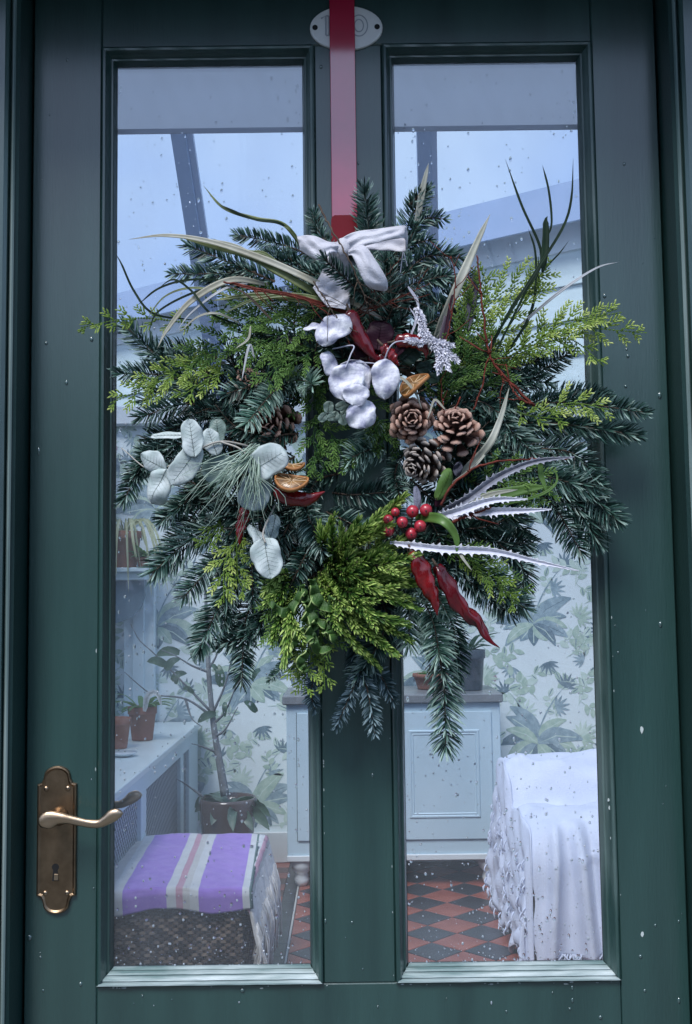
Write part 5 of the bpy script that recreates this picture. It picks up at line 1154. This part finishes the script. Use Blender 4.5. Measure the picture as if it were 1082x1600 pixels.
leaf(695, 520, 120, 14, 76, mat('plum_leaf', (.05, .035, .055), .5, (.08, .06, .085), 20), -.09, name='plum_leaf', tilt=(0, 10)); leaf(738, 470, 100, 16, 80, mat('mauve_leaf', (.08, .07, .09), .5, (.11, .10, .13), 20), -.08, name='plum_leaf')

# --- grasses and long leaves
OLI = mat('olive_blade', (.06, .09, .025), .45, (.20, .24, .09), 30, .2, 150, stretch=(1, 1, 1)); KHA = mat('khaki_blade', (.30, .29, .22), .5, (.42, .42, .36), 30, .2, 150); DKB = mat('dark_blade', (.007, .018, .010), .5, (.018, .038, .022), 30, spec=.12); GRB = mat('green_blade', (.075, .16, .03), .4, (.13, .24, .06), 30, .1, 100, trans=(.2, (.2, .4, .1)))
SLV = mat('silver_blade', (.36, .38, .40), .5, (.5, .52, .55), 30); TAN = mat('tan_blade', (.32, .33, .27), .5, (.42, .43, .37), 30, .2, 150)
for pts, wpx, m, Y in [
 ([(600, 500, -.08), (510, 450), (420, 408), (330, 378), (260, 368), (202, 374)], 11, KHA, -.11), ([(560, 490, -.08), (480, 450), (400, 405), (330, 385), (285, 372)], 13, OLI, -.105), ([(520, 470, -.08), (430, 425), (370, 385), (300, 372)], 8, KHA, -.10), ([(470, 450), (420, 400), (385, 392), (330, 372)], 6, OLI, -.10),
 ([(480, 395, -.06), (445, 352), (400, 342), (350, 325), (318, 290)], 7, OLI, -.08), ([(470, 385, -.06), (440, 350), (395, 342), (345, 320)], 4, DKB, -.082),
 ([(420, 445, -.08), (360, 438), (300, 470), (262, 515), (246, 545)], 11, KHA, -.115), ([(400, 440, -.08), (350, 452), (300, 488), (275, 520)], 4, SLV, -.118),
 ([(300, 500, -.07), (240, 490), (210, 455), (190, 412), (180, 395)], 4, DKB, -.09), ([(370, 440, -.08), (300, 437), (250, 450), (214, 478)], 4, DKB, -.10), ([(400, 445, -.08), (320, 452), (250, 485), (232, 520)], 4, DKB, -.11), ([(380, 470), (310, 450), (260, 462), (215, 560)][:3] + [(228, 500)], 4, OLI, -.10),
 ([(380, 510, -.08), (330, 490), (300, 455), (272, 437), (248, 450)], 4, DKB, -.12), ([(560, 500, -.08), (480, 470), (400, 462), (330, 470)], 12, OLI, -.10), ([(540, 480), (470, 462), (400, 468), (350, 490)], 8, OLI, -.105), ([(375, 505, -.1), (340, 490), (310, 495), (280, 520)], 4, KHA, -.12),
 ([(425, 500), (385, 460), (350, 445)], 4, TWIG, -.12), ([(398, 560, -.12), (390, 540), (392, 575), (382, 592)][:2] + [(378, 595)], 4, SLV, -.125), ([(392, 510), (388, 530), (368, 545)], 4, KHA, -.125),
 ([(740, 600, -.08), (800, 480), (838, 430), (845, 390), (815, 320), (790, 249)], 5, DKB, -.10), ([(760, 580, -.08), (825, 450), (855, 400), (858, 378)], 4, DKB, -.11), ([(848, 425), (851, 400), (853, 370), (853, 345), (856, 338)], 12, DKB, -.115), ([(852, 375, -.115), (862, 350), (858, 300), (848, 258)], 4, DKB, -.115),
 ([(720, 620, -.07), (790, 500), (840, 420), (880, 355), (893, 310), (896, 248)], 5, DKB, -.12), ([(835, 460), (838, 430), (836, 390), (826, 358)], 4, DKB, -.10), ([(770, 580, -.07), (825, 500), (840, 430), (842, 400)], 5, DKB, -.09), ([(790, 520, -.08), (845, 430), (875, 395), (890, 375)], 3, DKB, -.08),
 ([(680, 530, -.07), (710, 460), (745, 380), (766, 335)], 15, TAN, -.10), ([(650, 360, -.05), (660, 300), (670, 255)], 11, TAN, -.06), ([(800, 520, -.07), (870, 460), (930, 420), (968, 409)], 5, SLV, -.12),
 ([(715, 745, -.09), (760, 700), (780, 660), (796, 606)], 12, TAN, -.13), ([(700, 760, -.1), (740, 730), (775, 690)], 5, KHA, -.125),
 ([(650, 808, -.10), (690, 812), (712, 838), (714, 866)], 17, GRB, -.145), ([(712, 850, -.14), (722, 870), (738, 892)], 5, KHA, -.145), ([(780, 790, -.1), (840, 775), (868, 757), (868, 738), (848, 738)], 5, GRB, -.13), ([(700, 800, -.08), (760, 780), (820, 765), (858, 760)], 22, GRB, -.10), ([(846, 720), (845, 740), (855, 770)], 9, GRB, -.13), ([(720, 790), (770, 772), (810, 765)], 9, TAN, -.115),
 ([(640, 530), (650, 500), (640, 480)], 4, FROST, -.12), ([(638, 448), (652, 470), (655, 490)], 5, FROST, -.10), ([(696, 640), (680, 625), (672, 645), (668, 655)], 4, KHA, -.13), ([(600, 600, -.11), (625, 590), (648, 612), (660, 640)], 5, KHA, -.13),
 ([(690, 560), (705, 470), (718, 440)], 5, PUR, -.10)]:
    q = [(p[0], p[1], p[2] if len(p) > 2 else Y) for p in pts]
    blade(q, wpx, m, Y, prof=[.35, .8, 1, .8, .05] if m is DKB else None)
blade([(560, 495, -.10), (470, 465, -.12), (400, 452, -.12), (355, 440, -.11)], 7, REDT, -.12, 'red_stalk', prof=[1, 1, 1, .8, .5])
def twig(pts, rad, m=REDT, Y=-.12, nb=5, name='red_twig', seed=1):
    r_ = random.Random(seed); c = crom(px3([(p[0], p[1], p[2] if len(p) > 2 else Y) for p in pts]), 40); mb = MB()
    c = c + np.array([[r_.gauss(0, .0005), r_.gauss(0, .0005), r_.gauss(0, .0005)] for _ in range(40)]); mb.tube(c, [rad, rad * .5], 6)
    for k in range(nb):
        i = r_.randint(8, 38); d = c[i] - c[i - 4]; d /= np.linalg.norm(d); s = np.cross(d, [0, 1, 0]) * (1 if r_.random() < .5 else -1); l = r_.uniform(.008, .028)
        mb.tube([c[i], c[i] + (d * .7 + s * .7) * l * .5, c[i] + (d * 1.3 + s * .9) * l], [rad * .6, rad * .3], 5)
        q = c[i]; mb.tube([q - d * .001, q + s * .0012, q + d * .0015], [rad * .6, rad * 1.5, rad * .4], 6)
    return mb.build(name, m, wr, True)
twig([(835, 634), (790, 590), (765, 552), (755, 480), (746, 398)], .0019, nb=8, seed=1); twig([(690, 560), (705, 500), (712, 440), (705, 400)], .0012, nb=6, seed=2); twig([(740, 640), (755, 600), (765, 560), (790, 600)], .0012, nb=4, seed=3); twig([(832, 632, -.13), (812, 622, -.13), (796, 600, -.12)], .0016, nb=1, seed=4)
twig([(690, 790), (706, 760), (750, 728), (820, 718), (890, 717)], .0017, nb=2, seed=5, Y=-.135); twig([(705, 818), (730, 806), (768, 793)], .0022, nb=1, seed=6, Y=-.14); twig([(720, 620), (700, 660), (690, 600), (705, 570)], .0010, nb=4, seed=7)
twig([(498, 320, -.13), (520, 362, -.14), (548, 410, -.145), (572, 470, -.14), (578, 500, -.12)], .0013, TWIG, nb=4, name='budded_twig', seed=8); twig([(490, 440), (510, 470), (530, 500), (560, 520)], .0010, TWIG, nb=4, name='thin_twig', seed=9, Y=-.135); twig([(350, 440), (420, 455), (480, 470), (545, 510)], .0012, REDT, nb=9, seed=10, Y=-.13)
for i in range(7): twig([(540 + rf.uniform(-20, 20), 505), (560 + rf.uniform(-10, 10), 490 + rf.uniform(-8, 8)), (620 + rf.uniform(-40, 60), 420 + rf.uniform(-30, 60))], .0007, TWIG if i % 2 else REDT, nb=3, name='thin_twig', seed=20 + i, Y=-.10)

# --- frosted thistle leaves with teeth
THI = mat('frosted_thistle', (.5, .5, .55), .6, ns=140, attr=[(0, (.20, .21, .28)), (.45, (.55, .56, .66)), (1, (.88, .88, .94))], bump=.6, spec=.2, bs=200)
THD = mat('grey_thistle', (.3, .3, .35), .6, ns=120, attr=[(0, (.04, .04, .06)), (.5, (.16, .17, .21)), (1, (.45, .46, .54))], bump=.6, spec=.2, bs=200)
def thistle(pts, wpx, m, Y, teeth=22, label=None):
    n = teeth * 4 + 1; c = crom(px3([(p[0], p[1], p[2] if len(p) > 2 else Y) for p in pts]), n); t, S, Nn = frames(c); V = []; A = []; w_ = M(wpx, Y) / 2
    for i in range(n):
        u = i / (n - 1); e = np.interp(u, [0, .12, .45, .8, 1], [.35, .9, 1, .55, .05]); ph = i % 4
        for s in (-1, 1):
            k = (ph + (2 if s > 0 else 0)) % 4; tooth = (.80, .62, .66, 1.02 + .40 * math.sin(i * 2.7 + s))[k]; u_ = 0
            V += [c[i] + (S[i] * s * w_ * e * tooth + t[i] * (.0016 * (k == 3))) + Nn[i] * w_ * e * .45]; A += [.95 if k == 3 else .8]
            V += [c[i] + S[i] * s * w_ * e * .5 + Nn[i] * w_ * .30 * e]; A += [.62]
        V += [c[i]]; A += [.25]
    F = []
    for i in range(n - 1):
        b = i * 5; d = b + 5; F += [(b, b + 1, d + 1, d), (b + 1, b + 4, d + 4, d + 1), (b + 4, b + 3, d + 3, d + 4), (b + 3, b + 2, d + 2, d + 3)]
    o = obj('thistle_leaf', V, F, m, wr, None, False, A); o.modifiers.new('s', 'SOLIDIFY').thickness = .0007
    if label: o['label'] = label
thistle([(682, 806, -.10), (730, 780), (780, 745), (835, 722), (898, 714)], 18, THD, -.14, 24, 'arching dark grey toothed leaf'); thistle([(672, 812, -.11), (720, 798), (770, 782), (825, 780)], 19, THI, -.142, 20); thistle([(700, 808, -.12), (760, 800), (820, 798), (862, 796)], 17, THI, -.135, 20)
thistle([(610, 848, -.11), (690, 858), (770, 862), (840, 878), (905, 892)], 16, THI, -.142, 28, 'long frosted toothed leaf reaching the right pane')
leaf(652, 778, 40, 12, 95, THI, -.12, name='frosted_leaf', cup=.4); leaf(690, 778, 34, 14, 60, PUR, -.12, name='purple_leaf', tilt=(0, 30)); leaf(716, 733, 24, 14, 80, THD, -.135, name='frosted_leaf', wave=.3); leaf(696, 757, 56, 24, 65, GRB, -.125, name='toothed_green_leaf', cup=.4, tilt=(0, 20))
# frosted white lichen twig
for i, (pts) in enumerate([[(655, 500), (668, 525), (690, 555), (700, 575)], [(660, 520), (680, 535), (705, 540)], [(690, 545), (712, 562)], [(668, 520), (660, 535), (640, 532)], [(690, 555), (685, 580)], [(650, 480), (660, 505), (658, 520)]]):
    fir([(p[0], p[1], -.135) for p in pts], 17, FROST, dens=6500, nw=.0009, ang=62, flat=.2, name='frosted_sprig', light=.3, seed=700 + i, tip=1)

# --- long pine needle tuft
PIN = mat('pale_pine_needle', (.22, .32, .26), .45, ns=60, attr=[(0, (.08, .16, .11)), (1, (.42, .52, .44))]); mb = MB(); rp = random.Random(3)
for i in range(64):
    a = math.radians(rp.uniform(196, 282)); l = rp.uniform(70, 150); x0, y0 = 404 + rp.uniform(-14, 4), 696 + rp.uniform(-4, 16); bnd = rp.uniform(-.2, .25)
    pts = px3([(x0, y0, -.12), (x0 + l * .5 * math.cos(a), y0 - l * .5 * math.sin(a), -.148), (x0 + l * math.cos(a + bnd), y0 - l * math.sin(a + bnd), -.135 + rp.uniform(-.01, .02))])
    mb.tube(crom(pts, 9), [.0005, .00065, .0004, .0002], 3, a=rp.random())
for i in range(5):
    pts = px3([(398, 740, -.14), (405 + i * 9, 770, -.145), (400 + i * 12, 790 + (i % 2) * 8, -.14)]); mb.tube(crom(pts, 6), .0005, 3, a=.9)
tag(mb.build('pine_needle_tuft', PIN, wr), kind='stuff')

# --- chillies and dried orange
CHI = mat('dried_chilli', (.11, .002, .004), .25, (.22, .006, .009), 45, .9, 70, coat=.9, coat_r=.04, spec=.3); CHD = mat('dark_chilli', (.075, .002, .006), .25, (.13, .006, .012), 25, .5, 60, coat=.8, coat_r=.05, spec=.3)
def chilli(pts, rpx, m, Y, wr_=.12, seed=1, label=None):
    c = crom(px3([(p[0], p[1], p[2] if len(p) > 2 else Y) for p in pts]), 44); t, S, Nn = frames(c); R = M(rpx, Y); V = []; n = 16
    for i in range(44):
        u = i / 43; e = np.interp(u, [0, .06, .3, .65, .88, 1], [.45, .82, 1, .78, .32, .03])
        for j in range(n):
            a = 2 * math.pi * j / n; q = 1 + wr_ * math.sin(a * 3 + u * 9 + seed) + wr_ * .7 * math.sin(u * 31 + a * 2 + seed * 2)
            V.append(c[i] + (S[i] * math.cos(a) + Nn[i] * math.sin(a) * .75) * R * e * q)
    F = [(i * n + j, i * n + (j + 1) % n, (i + 1) * n + (j + 1) % n, (i + 1) * n + j) for i in range(43) for j in range(n)] + [tuple(range(n))[::-1], tuple(43 * n + j for j in range(n))]
    o = obj('chilli', V, F, m, wr, smooth=True)
    if label: o['label'] = label
    st_ = c[0] - t[0] * .010; V, F = tube([st_, c[0] - t[0] * .004, c[0] + t[0] * .002], [.0012, .0016, R * .42], 8); obj('stalk', V, F, TWIG, o, smooth=True)
chilli([(431, 762), (450, 776), (480, 780), (508, 768)], 14, CHI, -.115, .05, 1, 'glossy red chilli cradling the dried orange slice')
chilli([(384, 792), (378, 820), (374, 852)], 9, CHI, -.10, .18, 2, 'wrinkled chilli hanging under the eucalyptus')
chilli([(644, 862), (660, 895), (676, 930), (684, 962)], 15, CHI, -.125, .13, 3, 'broad glossy chilli hanging under the berries')
chilli([(682, 884), (704, 922), (730, 958), (747, 972), (760, 996), (781, 1012)], 11.5, CHD, -.118, .30, 4, 'long wrinkled chilli with a twisted tip')
chilli([(546, 486), (556, 515), (575, 545), (592, 566)], 14, CHD, -.125, .06, 5); chilli([(618, 534), (642, 532), (664, 545), (666, 560)], 12, CHI, -.125, .08, 6); chilli([(598, 540), (612, 556), (624, 572)], 9, CHI, -.13, .2, 7); chilli([(575, 560), (600, 560), (620, 545)], 13, CHD, -.11, .1, 8)
ORR = mat('orange_rind', (.30, .11, .025), .55, (.48, .22, .08), 40, .4, 120); ORP = mat('orange_flesh', (.10, .045, .015), .4, (.34, .18, .06), 60, .6, 120, coat=.3); ORW = mat('orange_pith', (.55, .38, .22), .6)
def orange(px, py, Y, rpx, nrm, label=None):
    c = P(px, py, Y); R = M(rpx, Y); N = Vector(nrm).normalized(); e1 = N.cross(Vector((0, 0, 1))).normalized(); e2 = e1.cross(N); h = .0022
    def T(V): return [c + e1 * v[0] + e2 * v[1] + N * v[2] + N * .003 * math.sin(2 * math.atan2(v[1], v[0]) + 1) * (math.hypot(v[0], v[1]) / R) for v in V]
    V, F = lathe([(R * .90, -h), (R, -h), (R, h), (R * .90, h), (R * .90, -h)], (0, 0, 0), 40); o = obj('orange_slice', T(V), F, ORR, wr, smooth=True)
    if label: o['label'] = label
    V, F = lathe([(.0008, -h * .4), (R * .90, -h * .5), (R * .90, h * .5), (.0008, h * .4)], (0, 0, 0), 40); obj('flesh', T(V), F, ORP, o, smooth=True)
    for k in range(9):
        a = k * math.tau / 9; V, F = tube([(R * .08 * math.cos(a), R * .08 * math.sin(a), h * .6), (R * .9 * math.cos(a), R * .9 * math.sin(a), h * .6)], .0006, 5); obj('segment_wall', T(V), F, ORW, o)
orange(456, 752, -.128, 27, (.06, -.45, .75), 'dried orange slice resting on the red chilli'); orange(457, 727, -.088, 20, (.1, -.22, .8)); orange(648, 600, -.125, 27, (-.50, -.42, .62), 'dried orange slice above the cones')

# --- white ribbon bow
RIB = mat('white_ribbon', (.70, .70, .78), .5, (.80, .80, .88), 20, .5, 700, sheen=.2, trans=(.25, (.7, .7, .75)))
bow = empty('bow', P(535, 385, -.12)); bow.parent = wr; bow.location = WL[bow] - WL[wr]; bow['label'] = 'white fabric bow at the top of the wreath'
def ribbon(Lp, Rp, n=44, bulge=.0, name='loop', k=15, wrk=.0008, seed=1):
    a, b = crom(px3(Lp), n), crom(px3(Rp), n); V = []
    for i in range(n):
        u = i / (n - 1)
        for j in range(k):
            v = j / (k - 1); q = a[i] * (1 - v) + b[i] * v; q = q + np.array([0, -1, 0]) * (bulge * .55 * math.sin(math.pi * v) + .0014 * math.sin(v * 13 + u * 4 + seed) * (1 - .6 * u) + wrk * math.sin(u * 17 + v * 9 + seed) + .0011 * abs(math.sin(u * 9 - v * 5 + seed * 3))); V.append(q)
    o = obj(name, V, grid_faces(n, k), RIB, bow, smooth=True); o.modifiers.new('s', 'SOLIDIFY').thickness = .0006; return o
# right loop: long, nearly horizontal, open at its end
ribbon([(530, 376, -.13), (552, 364, -.138), (590, 358, -.135), (628, 353, -.125), (634, 354, -.110)], [(537, 398, -.13), (560, 388, -.142), (595, 378, -.142), (628, 372, -.132), (634, 376, -.118)], name='loop', bulge=.004)
ribbon([(634, 354, -.110), (620, 356, -.10), (590, 362, -.098), (550, 378, -.105)], [(634, 394, -.108), (614, 393, -.10), (590, 391, -.098), (552, 390, -.105)], name='loop', bulge=-.003)
ribbon([(634, 354, -.110), (637, 366, -.106), (637, 380, -.104)], [(634, 376, -.118), (635, 386, -.112), (635, 394, -.108)], name='loop_end', n=10)
# lower right loop
ribbon([(545, 392, -.14), (568, 384, -.152), (586, 405, -.155), (604, 436, -.148), (606, 452, -.135)], [(545, 400, -.142), (552, 402, -.153), (563, 428, -.158), (576, 448, -.152), (600, 455, -.137)], name='loop', bulge=.008)
ribbon([(606, 452, -.135), (592, 420, -.118), (565, 392, -.118)], [(600, 455, -.137), (580, 442, -.12), (552, 402, -.118)], name='loop', bulge=-.002)
# left loop and tails
ribbon([(540, 378, -.13), (514, 378, -.142), (490, 368, -.145), (464, 369, -.13)], [(534, 397, -.13), (520, 396, -.145), (500, 408, -.148), (470, 392, -.13)], name='loop', bulge=.007)
ribbon([(464, 369, -.13), (480, 385, -.115), (530, 388, -.118)], [(470, 392, -.13), (500, 409, -.118), (532, 398, -.118)], name='loop', bulge=-.003)
ribbon([(520, 392, -.128), (508, 415, -.115), (495, 440, -.112), (489, 450, -.115)], [(545, 392, -.128), (545, 425, -.108), (546, 460, -.110), (548, 482, -.116)], name='tail', bulge=.006)
ribbon([(489, 450, -.115), (500, 465, -.118), (512, 480, -.12)], [(548, 430, -.110), (548, 460, -.114), (540, 484, -.12)], name='tail', bulge=.004)
c = P(536, 386, -.138); V, F = lathe([(M(12, -.13) * math.sin(a) + 1e-5, -M(15, -.13) * math.cos(a)) for a in np.linspace(0, math.pi, 11)], (0, 0, 0), 16)
obj('knot', [c + Vector((v[0] * (1 + .1 * math.sin(v[2] * 900)), v[1] * .6, v[2])) for v in V], F, RIB, bow, smooth=True)
for pts in ([(630, 394, -.11), (628, 410, -.11), (626, 426, -.108)], [(631, 394, -.11), (634, 405, -.11), (637, 416, -.108)]):
    V, F = tube(crom(px3(pts), 8), .0006, 4); obj('loose_thread', V, F, RIB, bow)
bpy.context.view_layer.update()
